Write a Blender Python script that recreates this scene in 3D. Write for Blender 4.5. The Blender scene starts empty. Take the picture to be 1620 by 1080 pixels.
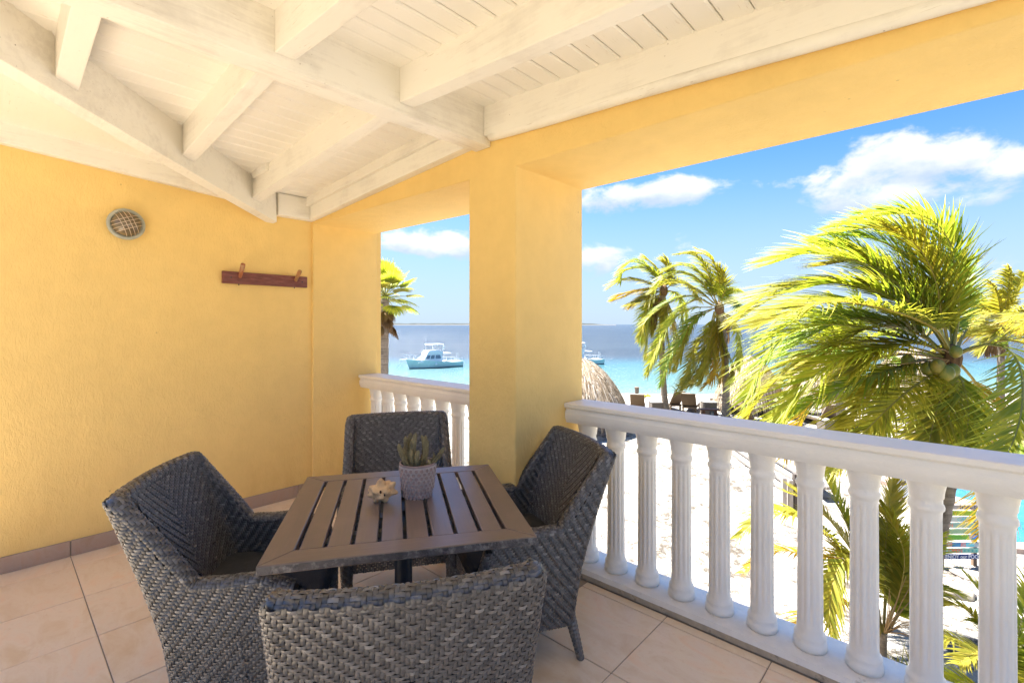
import bpy, bmesh, math, random
import numpy as np
from mathutils import Vector, Matrix, noise as mnoise
random.seed(7); np.random.seed(7)
SC = bpy.context.scene
COL = SC.collection
rad = math.radians
# ---------------------------------------------------------------- camera
YAW = rad(42.7)
FPX = 760.0                       # focal length in photo pixels (1620 wide)
CAMZ = 1.4
FW = Vector((-math.sin(YAW), math.cos(YAW), 0))
RT = Vector((math.cos(YAW), math.sin(YAW), 0))
UP = Vector((0, 0, 1))
cam = bpy.data.cameras.new('camera'); cam_o = bpy.data.objects.new('camera', cam); COL.objects.link(cam_o)
cam_o.location = (0, 0, CAMZ); cam_o.rotation_euler = (rad(90), 0, YAW)
cam.sensor_width = 36; cam.lens = 36 * FPX / 1620; cam.shift_y = -27 / 1620
cam.clip_start = 0.02; cam.clip_end = 40000
SC.camera = cam_o
# ---------------------------------------------------------------- exposure and render settings
SC.view_settings.view_transform = 'Standard'; SC.view_settings.look = 'None'
SC.view_settings.gamma = 1; SC.view_settings.use_curve_mapping = False
SC.view_settings.exposure = 3.14
SC.render.engine = 'CYCLES'
SC.cycles.use_denoising = True
SC.cycles.max_bounces = 10; SC.cycles.diffuse_bounces = 7; SC.cycles.glossy_bounces = 4; SC.cycles.transparent_max_bounces = 12
SC.cycles.sample_clamp_indirect = 8
SC.cycles.caustics_reflective = False; SC.cycles.caustics_refractive = False
# ---------------------------------------------------------------- sun
SUN_EL = rad(66); SUN_AZ = math.atan2(-0.95, -0.06)        # azimuth from +Y towards +X
sdir = Vector((math.sin(SUN_AZ) * math.cos(SUN_EL), math.cos(SUN_AZ) * math.cos(SUN_EL), math.sin(SUN_EL)))
sun = bpy.data.lights.new('sun', 'SUN'); sun.energy = 3.2; sun.angle = rad(0.53); sun.color = (1.0, 0.985, 0.955)
sun_o = bpy.data.objects.new('sun', sun); COL.objects.link(sun_o)
sun_o.rotation_euler = (-sdir).to_track_quat('-Z', 'Y').to_euler()
sun_o.location = (0, 0, 30)

# ---------------------------------------------------------------- node helper
class N:
    def __init__(s, tree): s.t = tree; s.n = tree.nodes; s.l = tree.links
    def new(s, typ, **kw):
        n = s.n.new(typ)
        for k, v in kw.items(): setattr(n, k, v)
        return n
    def put(s, sock, v):
        if v is None: return
        if isinstance(v, bpy.types.NodeSocket): s.l.new(v, sock)
        else:
            if isinstance(v, (tuple, list)) and len(v) == 3 and sock.type == 'RGBA': v = (*v, 1)
            sock.default_value = v
    def math(s, op, a, b=None, c=None, clamp=False):
        n = s.new('ShaderNodeMath', operation=op); n.use_clamp = clamp
        s.put(n.inputs[0], a); s.put(n.inputs[1], b)
        if c is not None: s.put(n.inputs[2], c)
        return n.outputs[0]
    def vmath(s, op, a, b=None):
        n = s.new('ShaderNodeVectorMath', operation=op); s.put(n.inputs[0], a)
        if b is not None: s.put(n.inputs[1], b)
        return n.outputs['Value'] if op in ('DOT_PRODUCT', 'LENGTH') else n.outputs[0]
    def scale(s, a, k):
        n = s.new('ShaderNodeVectorMath', operation='SCALE'); s.put(n.inputs[0], a); s.put(n.inputs['Scale'], k); return n.outputs[0]
    def mix(s, f, a, b, mode='MIX'):
        n = s.new('ShaderNodeMix', data_type='RGBA', blend_type=mode); s.put(n.inputs[0], f); s.put(n.inputs[6], a); s.put(n.inputs[7], b); return n.outputs[2]
    def noise(s, v, scale, detail=4, rough=.55, dist=0, out=0):
        n = s.new('ShaderNodeTexNoise'); s.put(n.inputs['Vector'], v); s.put(n.inputs['Scale'], scale); s.put(n.inputs['Detail'], detail)
        s.put(n.inputs['Roughness'], rough); s.put(n.inputs['Distortion'], dist); return n.outputs[out]
    def ramp(s, f, stops, interp='LINEAR'):
        n = s.new('ShaderNodeValToRGB'); s.put(n.inputs[0], f); r = n.color_ramp; r.interpolation = interp
        while len(r.elements) < len(stops): r.elements.new(0.5)
        for e, (p, c) in zip(r.elements, stops):
            e.position = p; e.color = (*c, 1) if len(c) == 3 else c
        return n.outputs[0]
    def maprange(s, v, a, b, c=0, d=1, smooth=False):
        n = s.new('ShaderNodeMapRange'); n.interpolation_type = 'SMOOTHSTEP' if smooth else 'LINEAR'
        s.put(n.inputs[0], v); n.inputs[1].default_value = a; n.inputs[2].default_value = b; n.inputs[3].default_value = c; n.inputs[4].default_value = d
        return n.outputs[0]
    def bump(s, h, strength, dist, normal=None):
        n = s.new('ShaderNodeBump'); n.inputs['Strength'].default_value = strength; n.inputs['Distance'].default_value = dist
        s.put(n.inputs['Height'], h); s.put(n.inputs['Normal'], normal); return n.outputs[0]
    def coords(s, stretch=(1, 1, 1), rnd=True):
        tc = s.new('ShaderNodeTexCoord').outputs['Object']
        if rnd:
            oi = s.new('ShaderNodeObjectInfo').outputs['Random']
            tc = s.vmath('ADD', tc, s.scale(s.vmath('ADD', (17.3, 9.1, 5.7), (0, 0, 0)), oi))
        return s.vmath('MULTIPLY', tc, stretch)

def newmat(name):
    m = bpy.data.materials.new(name); m.use_nodes = True
    k = N(m.node_tree); b = m.node_tree.nodes['Principled BSDF']
    return m, k, b

def M(name, base, rough=.6, var=.10, vscale=6, bump=0, bscale=80, stretch=(1, 1, 1), spec=.4, metal=0, dirt=None, dscale=3, dlo=.55, dhi=.75, rvar=.08, bdist=.01):
    """A painted / solid surface: base colour with a soft tonal variation, optional stains and fine relief."""
    m, k, b = newmat(name)
    c = k.coords(stretch)
    n1 = k.noise(c, vscale, 5)
    lo = tuple(x * (1 - var) for x in base); hi = tuple(min(1, x * (1 + var)) for x in base)
    col = k.ramp(n1, [(.3, lo), (.7, hi)])
    if dirt:
        d = k.maprange(k.noise(c, dscale, 8, .65), dlo, dhi)
        col = k.mix(d, col, dirt)
    k.put(b.inputs['Base Color'], col)
    k.put(b.inputs['Roughness'], k.maprange(k.noise(c, vscale * 3, 3), .3, .7, max(.02, rough - rvar), min(1, rough + rvar)))
    b.inputs['Specular IOR Level'].default_value = spec; b.inputs['Metallic'].default_value = metal
    if bump: k.put(b.inputs['Normal'], k.bump(k.noise(c, bscale, 5, .6), bump, bdist))
    return m

# ---------------------------------------------------------------- world: Nishita sky with cumulus
def px_az_el(px, py):
    d = FW + RT * ((px - 810) / FPX) + UP * ((513 - py) / FPX); d.normalize()
    return math.atan2(d.x, d.y), math.asin(d.z)
W = bpy.data.worlds.new('World'); SC.world = W; W.use_nodes = True
k = N(W.node_tree); bg = W.node_tree.nodes['Background']
sky = k.new('ShaderNodeTexSky', sky_type='NISHITA'); sky.sun_disc = False
sky.sun_elevation = SUN_EL; sky.sun_rotation = SUN_AZ; sky.altitude = 0; sky.air_density = 1.0; sky.dust_density = 0.6; sky.ozone_density = 2.5
gen = k.new('ShaderNodeTexCoord').outputs['Generated']
sep = k.new('ShaderNodeSeparateXYZ'); k.put(sep.inputs[0], gen)
el = k.math('ARCSINE', sep.outputs[2]); az = k.math('ARCTAN2', sep.outputs[0], sep.outputs[1])
cmb = k.new('ShaderNodeCombineXYZ'); k.put(cmb.inputs[0], az); k.put(cmb.inputs[1], k.math('MULTIPLY', el, 1.7))
nz = k.noise(cmb.outputs[0], 11.0, 10, .62, .3)
nz2 = k.noise(cmb.outputs[0], 30.0, 6, .6, .2)
SKYK = 1.0
blobs = [(1440, 236, 125, 38, .68), (1500, 262, 90, 26, .46), (1330, 290, 80, 30, .48), (1395, 318, 120, 20, .52), (1010, 308, 130, 26, .60), (1075, 298, 50, 22, .45),
         (640, 384, 70, 16, .5), (700, 398, 75, 17, .55), (725, 372, 40, 22, .4), (955, 405, 55, 22, .42), (930, 420, 60, 26, .35), (1605, 268, 55, 36, .56), (1560, 318, 55, 14, .38),
         (1590, 415, 60, 26, .36), (1090, 392, 60, 10, .28), (1230, 290, 45, 10, .2), (300, 300, 160, 50, .4), (60, 390, 140, 40, .4), (1900, 300, 150, 60, .4), (2300, 350, 200, 60, .4)]
acc = None; hgt = None
for (px, py, rx, ry, amp) in blobs:
    a0, e0 = px_az_el(px, py); a1, _ = px_az_el(px + rx, py); _, e1 = px_az_el(px, py - ry)
    dx = k.math('DIVIDE', k.math('SUBTRACT', az, a0), abs(a1 - a0)); dy = k.math('DIVIDE', k.math('SUBTRACT', el, e0), abs(e1 - e0))
    r2 = k.math('ADD', k.math('MULTIPLY', dx, dx), k.math('MULTIPLY', dy, dy))
    g = k.math('MULTIPLY', k.math('EXPONENT', k.math('MULTIPLY', r2, -.9)), amp)
    acc = g if acc is None else k.math('ADD', acc, g)
    gh = k.math('MULTIPLY', g, dy); hgt = gh if hgt is None else k.math('ADD', hgt, gh)
dens = k.math('ADD', k.math('ADD', acc, k.math('MULTIPLY', nz, 1.35)), k.math('MULTIPLY', nz2, .38))
cloud = k.maprange(dens, 1.10, 1.47, 0, 1, True)
cloud = k.math('MULTIPLY', cloud, k.maprange(el, .0, .06))
shade = k.maprange(k.math('ADD', k.math('DIVIDE', hgt, k.math('ADD', acc, .08)), k.math('MULTIPLY', k.noise(k.vmath('ADD', cmb.outputs[0], (0, .03, 0)), 14.0, 6, .6), 1.6)), .15, 1.1, 0, 1, True)
CL = 1.62
ccol = k.mix(shade, (CL * .60, CL * .71, CL * .90), (CL * 1.06, CL * 1.05, CL * 1.05))
# the Nishita horizon is paler and yellower than a trade-wind sky: cool it a little near the horizon
hz = k.maprange(el, 0.0, .36, .85, 0, True)
skyc = k.mix(hz, k.mix(1.0, sky.outputs[0], (.142, .253, .39), "MULTIPLY"), (.985, 1.18, 1.44))
final = k.mix(k.math('MULTIPLY', cloud, .90), skyc, ccol)
k.put(bg.inputs['Color'], final); bg.inputs['Strength'].default_value = 0.08

# ---------------------------------------------------------------- placing helpers
GZ = -3.1                                                      # beach level (balcony floor is z = 0)
SEAZ = -5.0
def at(px, py, d): return Vector((0, 0, CAMZ)) + FW * d + RT * ((px - 810) / FPX * d) + UP * ((513 - py) / FPX * d)
def gnd(px, py, z=GZ):
    d = FPX * (CAMZ - z) / (py - 513); return at(px, py, d)
def gat(px, d, z=GZ):
    p = FW * d + RT * ((px - 810) / FPX * d); return Vector((p.x, p.y, z))

def thing(name, label, cat, loc=(0, 0, 0), rz=0, group=None, kind=None):
    o = bpy.data.objects.new(name, None); COL.objects.link(o); o.empty_display_size = .1
    o.location = loc; o.rotation_euler = (0, 0, rz)
    tag(o, label, cat, group, kind); return o
def tag(o, label=None, cat=None, group=None, kind=None):
    if label: o['label'] = label
    if cat: o['category'] = cat
    if group: o['group'] = group
    if kind: o['kind'] = kind
    return o
def copy_tree(o, parent=None):
    c = o.copy(); COL.objects.link(c)
    if parent is not None: c.parent = parent
    for ch in [x for x in bpy.data.objects if x.parent == o]: copy_tree(ch, c)
    return c
def wloc(o):
    v = Vector(o.location); p = o.parent
    while p is not None: v = v + Vector(p.location); p = p.parent
    return v

def mesh_obj(name, me, mats, parent=None, world=False, smooth=False, loc=None):
    """links a mesh; world=True: the vertices are world coordinates and are moved into the (unrotated) parent's frame"""
    o = bpy.data.objects.new(name, me); COL.objects.link(o)
    for m in (mats if isinstance(mats, (list, tuple)) else [mats]):
        if m and (m.name not in [x.name for x in me.materials if x]): me.materials.append(m)
    if parent is not None:
        o.parent = parent
        if world: me.transform(Matrix.Translation(-wloc(parent)))
    if loc is not None: o.location = loc
    if smooth: me.polygons.foreach_set('use_smooth', [True] * len(me.polygons))
    return o

class MB:
    """collects shapes into one mesh"""
    def __init__(s): s.v = []; s.f = []; s.mi = []; s.m = 0
    def add(s, verts, faces):
        o = len(s.v); s.v += [tuple(v) for v in verts]; s.f += [tuple(i + o for i in f) for f in faces]; s.mi += [s.m] * len(faces)
    def box(s, c, size, bev=0, rot=None, taper=None):
        hx, hy, hz = [x / 2 for x in size]
        bm = bmesh.new(); bmesh.ops.create_cube(bm, size=1)
        for v in bm.verts:
            v.co = Vector((v.co.x * size[0], v.co.y * size[1], v.co.z * size[2]))
            if taper and v.co.z > 0: v.co.x *= taper[0]; v.co.y *= taper[1]
        if bev: bmesh.ops.bevel(bm, geom=list(bm.edges), offset=bev, segments=2 if bev > .004 else 1, profile=.7, affect='EDGES')
        s.addbm(bm, c, rot)
    def addbm(s, bm, c=(0, 0, 0), rot=None):
        bm.verts.index_update(); c = Vector(c)
        vs = [(rot @ v.co if rot else v.co) + c for v in bm.verts]
        s.add(vs, [[v.index for v in f.verts] for f in bm.faces]); bm.free()
    def hexa(s, p):           # eight corners: bottom 4 (ccw), top 4
        s.add(p, [(3, 2, 1, 0), (4, 5, 6, 7), (0, 1, 5, 4), (1, 2, 6, 5), (2, 3, 7, 6), (3, 0, 4, 7)])
    def tube(s, pts, r, n=8, cap=True, squash=None):
        pts = [Vector(p) for p in pts]; L = len(pts)
        rr = r if isinstance(r, (list, tuple)) else [r] * L
        t0 = (pts[1] - pts[0]).normalized()
        a = Vector((0, 0, 1)) if abs(t0.z) < .9 else Vector((1, 0, 0))
        x = t0.cross(a).normalized(); vs = []
        for i in range(L):
            t = (pts[min(i + 1, L - 1)] - pts[max(i - 1, 0)]).normalized()
            x = (x - t * x.dot(t)).normalized(); y = t.cross(x)
            for j in range(n):
                a = 2 * math.pi * j / n
                vs.append(pts[i] + (x * math.cos(a) + y * math.sin(a) * (squash or 1)) * rr[i])
        fs = [(i * n + j, i * n + (j + 1) % n, (i + 1) * n + (j + 1) % n, (i + 1) * n + j) for i in range(L - 1) for j in range(n)]
        if cap: fs += [tuple(reversed(range(n))), tuple(range((L - 1) * n, L * n))]
        s.add(vs, fs)
    def lathe(s, prof, n=24, c=(0, 0, 0), rot=None, cap=True, rfun=None):
        c = Vector(c); vs = []; L = len(prof)
        for i, (r, z) in enumerate(prof):
            for j in range(n):
                a = 2 * math.pi * j / n
                rj = r if rfun is None else rfun(r, z, j, i)
                p = Vector((rj * math.cos(a), rj * math.sin(a), z)); vs.append((rot @ p if rot else p) + c)
        fs = [(i * n + j, i * n + (j + 1) % n, (i + 1) * n + (j + 1) % n, (i + 1) * n + j) for i in range(L - 1) for j in range(n)]
        if cap: fs += [tuple(reversed(range(n))), tuple(range((L - 1) * n, L * n))]
        s.add(vs, fs)
    def sphere(s, c, r, nu=12, nv=8, scale=(1, 1, 1), rot=None):
        prof = [(max(1e-4, math.sin(math.pi * i / nv)) * 1, -math.cos(math.pi * i / nv)) for i in range(nv + 1)]
        vs = []; c = Vector(c)
        for (q, z) in prof:
            for j in range(nu):
                a = 2 * math.pi * j / nu; p = Vector((q * math.cos(a) * r * scale[0], q * math.sin(a) * r * scale[1], z * r * scale[2]))
                vs.append((rot @ p if rot else p) + c)
        fs = [(i * nu + j, i * nu + (j + 1) % nu, (i + 1) * nu + (j + 1) % nu, (i + 1) * nu + j) for i in range(nv) for j in range(nu)]
        s.add(vs, fs)
    def extrude(s, poly, axis, lo, hi):
        """poly: 2D outline (ccw seen against the axis); axis 'y': (x,z) outline pushed along y, 'z': (x,y) along z, 'x': (y,z) along x"""
        def P(a, b, h): return {'y': (a, h, b), 'z': (a, b, h), 'x': (h, a, b)}[axis]
        n = len(poly)
        vs = [P(a, b, lo) for a, b in poly] + [P(a, b, hi) for a, b in poly]
        s.add(vs, [tuple(reversed(range(n))), tuple(range(n, 2 * n))] + [(i, (i + 1) % n, n + (i + 1) % n, n + i) for i in range(n)])
    def mesh(s, name, fix=True, bevel=0, bseg=2):
        me = bpy.data.meshes.new(name); me.from_pydata(s.v, [], s.f)
        if any(s.mi): me.polygons.foreach_set('material_index', s.mi)
        if fix or bevel:
            bm = bmesh.new(); bm.from_mesh(me)
            if bevel:
                bmesh.ops.remove_doubles(bm, verts=bm.verts, dist=1e-5)
                bmesh.ops.bevel(bm, geom=[e for e in bm.edges if len(e.link_faces) == 2 and e.calc_face_angle(0) > .5], offset=bevel, segments=bseg, profile=.6, affect='EDGES')
            bmesh.ops.recalc_face_normals(bm, faces=bm.faces); bm.to_mesh(me); bm.free()
        me.update(); return me
    def build(s, name, mats, parent=None, world=False, smooth=False, fix=True, bevel=0, loc=None, bseg=2):
        return mesh_obj(name, s.mesh(name, fix, bevel, bseg), mats, parent, world, smooth, loc)
def smooth_angle(o, deg=35):
    me = o.data
    me.polygons.foreach_set('use_smooth', [True] * len(me.polygons))
    bm = bmesh.new(); bm.from_mesh(me)
    for e in bm.edges:
        e.smooth = not (len(e.link_faces) == 2 and e.calc_face_angle(0) > rad(deg))
    bm.to_mesh(me); bm.free(); return o
# ================================================================ MATERIALS
def stucco(name, base, strength=.8, streak=True):
    m, k, b = newmat(name); c = k.coords(rnd=False)
    big = k.noise(c, 1.3, 4); mid = k.noise(c, 9, 4)
    col = k.ramp(k.math('ADD', k.math('MULTIPLY', big, .6), k.math('MULTIPLY', mid, .4)), [(.32, tuple(x * .93 for x in base)), (.68, tuple(min(1, x * 1.05) for x in base))])
    # faint rubbed stains and small chips
    st = k.maprange(k.noise(k.vmath('ADD', c, (3.1, 7.7, 1.3)), 3.2, 7, .62), .66, .8)
    col = k.mix(k.math('MULTIPLY', st, .35), col, tuple(x * .78 for x in base))
    vo = k.new('ShaderNodeTexVoronoi', feature='F1'); k.put(vo.inputs['Vector'], c); k.put(vo.inputs['Scale'], 16.0)
    chip = k.math('MULTIPLY', k.maprange(vo.outputs['Distance'], .05, .09, 1, 0), k.maprange(k.noise(c, 2.2, 3), .60, .66))
    col = k.mix(k.math('MULTIPLY', chip, .6), col, (.42, .30, .13))
    k.put(b.inputs['Base Color'], col); b.inputs['Roughness'].default_value = .72; b.inputs['Specular IOR Level'].default_value = .3
    h1 = k.noise(k.vmath('MULTIPLY', c, (75, 75, 26)), 1, 5, .6, .8)
    h2 = k.noise(c, 26, 3); h3 = k.noise(c, 230, 2)
    h = k.math('ADD', k.math('ADD', k.math('MULTIPLY', h1, .8), k.math('MULTIPLY', h2, .5)), k.math('MULTIPLY', h3, .15))
    h = k.math('SUBTRACT', h, k.math('MULTIPLY', chip, .5))
    tro = k.noise(k.vmath('MULTIPLY', c, (5, 5, 3)), 1, 3, .5, 1.5); h = k.math('ADD', h, k.math('MULTIPLY', tro, 1.1))
    cs = k.new('ShaderNodeTexVoronoi', feature='DISTANCE_TO_EDGE'); k.put(cs.inputs['Vector'], k.vmath('ADD', c, k.scale(k.noise(c, 3.0, 5, .6, 0, 1), .35))); k.put(cs.inputs['Scale'], .9)
    crack = k.math('MULTIPLY', k.maprange(cs.outputs['Distance'], .0015, .005, 1, 0), k.maprange(k.noise(c, .9, 2), .52, .60))
    col = k.mix(k.math('MULTIPLY', crack, .05), col, tuple(x * .5 for x in base)); h = k.math('SUBTRACT', h, k.math('MULTIPLY', crack, .10))
    sz = k.new('ShaderNodeSeparateXYZ'); k.put(sz.inputs[0], c)
    scuff = k.math('MULTIPLY', k.maprange(sz.outputs[2], .10, .75, 1, 0), k.maprange(k.noise(k.vmath('MULTIPLY', c, (3, 3, 1.2)), 2.4, 7, .7), .50, .66))
    col = k.mix(k.math('MULTIPLY', scuff, .30), col, (base[0] * .82, base[1] * .74, base[2] * .62)); k.put(b.inputs['Base Color'], col)
    k.put(b.inputs['Normal'], k.bump(h, strength, .006)); return m
YELLOW = (.84, .59, .215)
m_wall = stucco('yellow_stucco', YELLOW)

def painted_wood(name, base, axis, stain=.5, stains=(.50, .45, .41)):
    """white paint over wood: grain runs along axis (0 x, 1 y, 2 z), grey rubbed patches"""
    m, k, b = newmat(name)
    st = [14, 14, 14]; st[axis] = 1.0
    c = k.coords(tuple(st)); c0 = k.coords()
    g = k.noise(c, 3.2, 6, .6, .4); fine = k.noise(c, 14, 4, .6)
    col = k.ramp(k.noise(c0, 2.5, 4), [(.3, tuple(x * .95 for x in base)), (.7, base)])
    d = k.math('MULTIPLY', k.maprange(k.math('ADD', k.math('MULTIPLY', k.noise(c0, 3.0, 8, .7), .65), k.math('MULTIPLY', g, .35)), .50, .68), stain)
    col = k.mix(d, col, stains)
    cr = k.math('MULTIPLY', k.maprange(fine, .64, .70), k.maprange(k.noise(c0, 4, 3), .5, .62))
    col = k.mix(k.math('MULTIPLY', cr, .55), col, (.42, .33, .22))
    vo = k.new('ShaderNodeTexVoronoi', feature='F1'); k.put(vo.inputs['Vector'], c0); k.put(vo.inputs['Scale'], 34.0); sp_ = k.math('MULTIPLY', k.maprange(vo.outputs['Distance'], .07, .12, 1, 0), k.maprange(k.noise(c0, 2.6, 4, .6), .58, .66)); col = k.mix(k.math('MULTIPLY', sp_, .7), col, (.16, .11, .07))
    k.put(b.inputs['Base Color'], col); b.inputs['Roughness'].default_value = .55; b.inputs['Specular IOR Level'].default_value = .35
    k.put(b.inputs['Normal'], k.bump(k.math('ADD', k.math('MULTIPLY', g, .8), k.math('MULTIPLY', fine, .3)), .35, .004)); return m
WHITEW = (.86, .825, .755)
m_wood_x = painted_wood('white_painted_timber_x', WHITEW, 0, .42)
m_wood_y = painted_wood('white_painted_timber_y', WHITEW, 1, .55)
m_plank = painted_wood('white_painted_board', (.88, .85, .785), 1, .04)
m_plank_x = painted_wood('white_painted_board_x', (.88, .85, .785), 0, .04)

def tile_mat(name, base, var):
    m, k, b = newmat(name); c = k.coords()
    rnd = k.new('ShaderNodeObjectInfo').outputs['Random']
    cloud = k.noise(k.vmath('MULTIPLY', c, (2.2, 5.5, 2)), 1.6, 6, .6, .8)
    col = k.ramp(cloud, [(.30, (base[0] * (1 - var * .5), base[1] * (1 - var * .9), base[2] * (1 - var * 1.5))), (.5, base), (.72, (base[0] * 1.02, base[1] * .90, base[2] * .80))])
    spk = k.noise(c, 46, 4, .7); col = k.mix(k.maprange(spk, .54, .74, 0, .34), col, (base[0] * .80, base[1] * .66, base[2] * .50))
    k.put(b.inputs['Base Color'], k.mix(k.maprange(rnd, 0, 1, 0, .16), col, tuple(x * .8 for x in base)))
    k.put(b.inputs['Roughness'], k.maprange(cloud, .3, .7, .30, .46)); b.inputs['Specular IOR Level'].default_value = .45
    k.put(b.inputs['Normal'], k.bump(k.noise(c, 30, 4), .12, .004)); return m
m_tile = tile_mat('beige_ceramic_tile', (.84, .685, .50), .20)
m_skirt = tile_mat('brown_ceramic_tile', (.42, .31, .24), .16)
m_grout = M('cement_grout', (.30, .25, .20), .9, .15)
m_white = M('white_masonry_paint', (.86, .82, .745), .42, .04, 5, .3, 45, dirt=(.60, .50, .36), dscale=6, dlo=.66, dhi=.9)
m_curb = M('weathered_white_cement', (.84, .80, .735), .8, .06, 14, .5, 90, dirt=(.36, .30, .20), dscale=12, dlo=.66, dhi=.78)
m_curb_edge = M('worn_cement_edge', (.52, .43, .31), .9, .2, 16, .9, 60, dirt=(.12, .09, .06), dscale=16, dlo=.55, dhi=.72)

# ================================================================ BALCONY: floor
XL, YF, YO = -3.94, 1.81, 2.41            # left wall face, front wall inner face, outer face
XR, YB = 1.0, -.45
YFB = -1.5                                 # unseen open floor behind the cut-short roof, added to bounce sunlight inside
fl = thing('floor', 'beige square tiled balcony floor', None, (0, 0, 0), kind='structure')
g = MB(); g.box(((XL + XR) / 2 - .1, (YFB + 2.5) / 2, -.134), (XR - XL + .2, 2.5 - YFB, .26)); g.build('floor_slab', m_grout, fl)
P, X0, Y0, GAP = .4555, -2.84, .325, .0042
shared = {}
for i in range(-3, 12):
    for j in range(-5, 6):
        x0, x1 = X0 + i * P + GAP / 2, X0 + (i + 1) * P - GAP / 2
        y0, y1 = Y0 + j * P + GAP / 2, Y0 + (j + 1) * P - GAP / 2
        x0 = max(x0, XL + .004); x1 = min(x1, XR); y0 = max(y0, YFB)
        y1 = min(y1, 2.20) if x0 > -1.65 or x1 < -2.0 else min(y1, YF - .002)
        if y0 > YF - .01 and x0 < -1.647 and x1 > -2.0:                       # tiles beside the pillar foot
            if x0 < -2.0 - .03: x1 = -2.003
            elif x1 > -1.62: x0 = -1.644
            else: continue
        if x1 - x0 < .02 or y1 - y0 < .02: continue
        key = (round(x1 - x0, 3), round(y1 - y0, 3))
        if key not in shared:
            t = MB(); t.box((0, 0, 0), (x1 - x0, y1 - y0, .012), .0022); shared[key] = t.mesh('floor_tile')
        o = mesh_obj('floor_tile', shared[key], m_tile, fl, loc=((x0 + x1) / 2, (y0 + y1) / 2, -.006 + random.uniform(-.0006, .0006)))

# ---------------------------------------------------------------- side wall with its tile skirting
wl = thing('side_wall', 'yellow stucco side wall of the balcony with a low tile skirting', 'wall', (XL, 0, 0))
g = MB(); g.box((XL - .15, (YB + 2.465) / 2, -.24), (.3, 2.465 - YB, 5.98)); g.build('stucco_face', m_wall, wl, True)
for j in range(-5, 4):
    y0, y1 = Y0 + j * P + .0025, Y0 + (j + 1) * P - .0025; y1 = min(y1, YF - .001)
    if y1 - y0 < .02: continue
    g = MB(); g.box((XL + .0065, (y0 + y1) / 2, .047), (.012, y1 - y0, .094), .0025); g.build('skirting_tile', m_skirt, wl, True)
g = MB(); g.box((XL + .003, (YB + YF) / 2, .045), (.005, YF - YB - .01, .088)); g.build('grout_bed', m_grout, wl, True)

# ---------------------------------------------------------------- front wall: one plastered piece with two openings
def rnd_outline(): return [(-3.918, -.27), (-3.918, 2.235), (-2.0, 2.205), (-2.0, -.27), (-1.647, -.27), (-1.647, 2.205), (XR, 2.205), (XR, 2.75), (XL - .28, 2.75), (XL - .28, -.27)]
fw = thing('front_wall', 'yellow stucco front wall with a thick pillar between two openings to the sea', 'wall', (-1.82, YF, 0))
g = MB(); ol = rnd_outline(); g.extrude(ol[::-1], 'y', YF, YO); fo = g.build('stucco_body', m_wall, fw, True, bevel=.011, bseg=3)
smooth_angle(fo, 50)
g = MB(); g.box(((XL - .28 + XR) / 2, YO - .16, -1.70), (XR - XL + .28, .3, 2.84)); g.build('lower_facade', m_wall, fw, True)

# ---------------------------------------------------------------- timber ceiling
XBM = -1.88
def zc(x, y):
    if x > XBM: return 2.548 - .063 * (x - XBM)
    if (1.5 - y) > (x - XL): return 2.418 + .068 * (1.5 - y)
    return 2.548 + .063 * (x - XBM)
ce = thing('ceiling', 'white painted timber ceiling with boards, rafters and beams', None, (XBM, 0, 2.5), kind='structure')
def board(p0, p1, wdir, w, name, mat, th=.016, ch=.006):
    """a chamfered board from p0 to p1 (centres of its lower face), width w along wdir, thickness upward"""
    p0, p1, wd = Vector(p0), Vector(p1), Vector(wdir).normalized()
    prof = [(-w / 2 + ch, 0), (w / 2 - ch, 0), (w / 2, ch * .8), (w / 2, th), (-w / 2, th), (-w / 2, ch * .8)]
    g = MB(); n = len(prof)
    vs = [p0 + wd * a + UP * b for a, b in prof] + [p1 + wd * a + UP * b for a, b in prof]
    g.add(vs, [tuple(reversed(range(n))), tuple(range(n, 2 * n))] + [(i, (i + 1) % n, n + (i + 1) % n, n + i) for i in range(n)])
    return g.build(name, mat, ce, True)
BP = .1027
n = 0
for i in range(0, 48):                                     # boards right of the ridge beam
    x = -1.2185 + .0513 + (i - 7) * BP
    if x > XR: break
    if x - BP / 2 < XBM - .02: continue
    board((x, YB, zc(x, 0)), (x, YF - .01, zc(x, 0)), (1, 0, -.063), BP - .0045, 'ceiling_plank', m_plank, ch=.008)
for i in range(0, 22):                                     # boards between ridge beam and valley beam
    x = XBM - .03 - BP * (i + .5)
    if x < XL - .02: break
    ys = 1.5 - (x - XL) - .05
    board((x, max(YB, ys), zc(x, 1.7)), (x, YF - .01, zc(x, 1.7)), (1, 0, .063), BP - .0045, 'ceiling_plank', m_plank, ch=.008)
g = MB(); zl = lambda y: 2.418 + .068 * (1.5 - y); ya, yb = 1.50, YB      # smooth panel beyond the valley beam
g.add([(XL, ya, zl(ya)), (XL + (1.55 - yb), yb, zl(yb)), (XL, yb, zl(yb)), (XL, ya, zl(ya) + .02), (XL + (1.55 - yb), yb, zl(yb) + .02), (XL, yb, zl(yb) + .02)], [(2, 1, 0), (3, 4, 5), (0, 1, 4, 3), (1, 2, 5, 4), (2, 0, 3, 5)])
g.build('ceiling_panel', m_plank_x, ce, True)
g = MB(); g.box(((XL + XR) / 2 - .15, (YB + YO) / 2, 2.79), (XR - XL + .5, YO - YB, .06)); g.build('light_block_slab', m_plank, ce, True)  # unseen slab above the boards, added to block light
g = MB(); g.box(((XL + XR) / 2 - .15, (YO + 2.6) / 2, 2.72), (XR - XL + .5, 2.6 - YO, .14)); g.build('eave', m_plank, ce, True)  # unseen overhang, added for the shade it casts on the front

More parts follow.
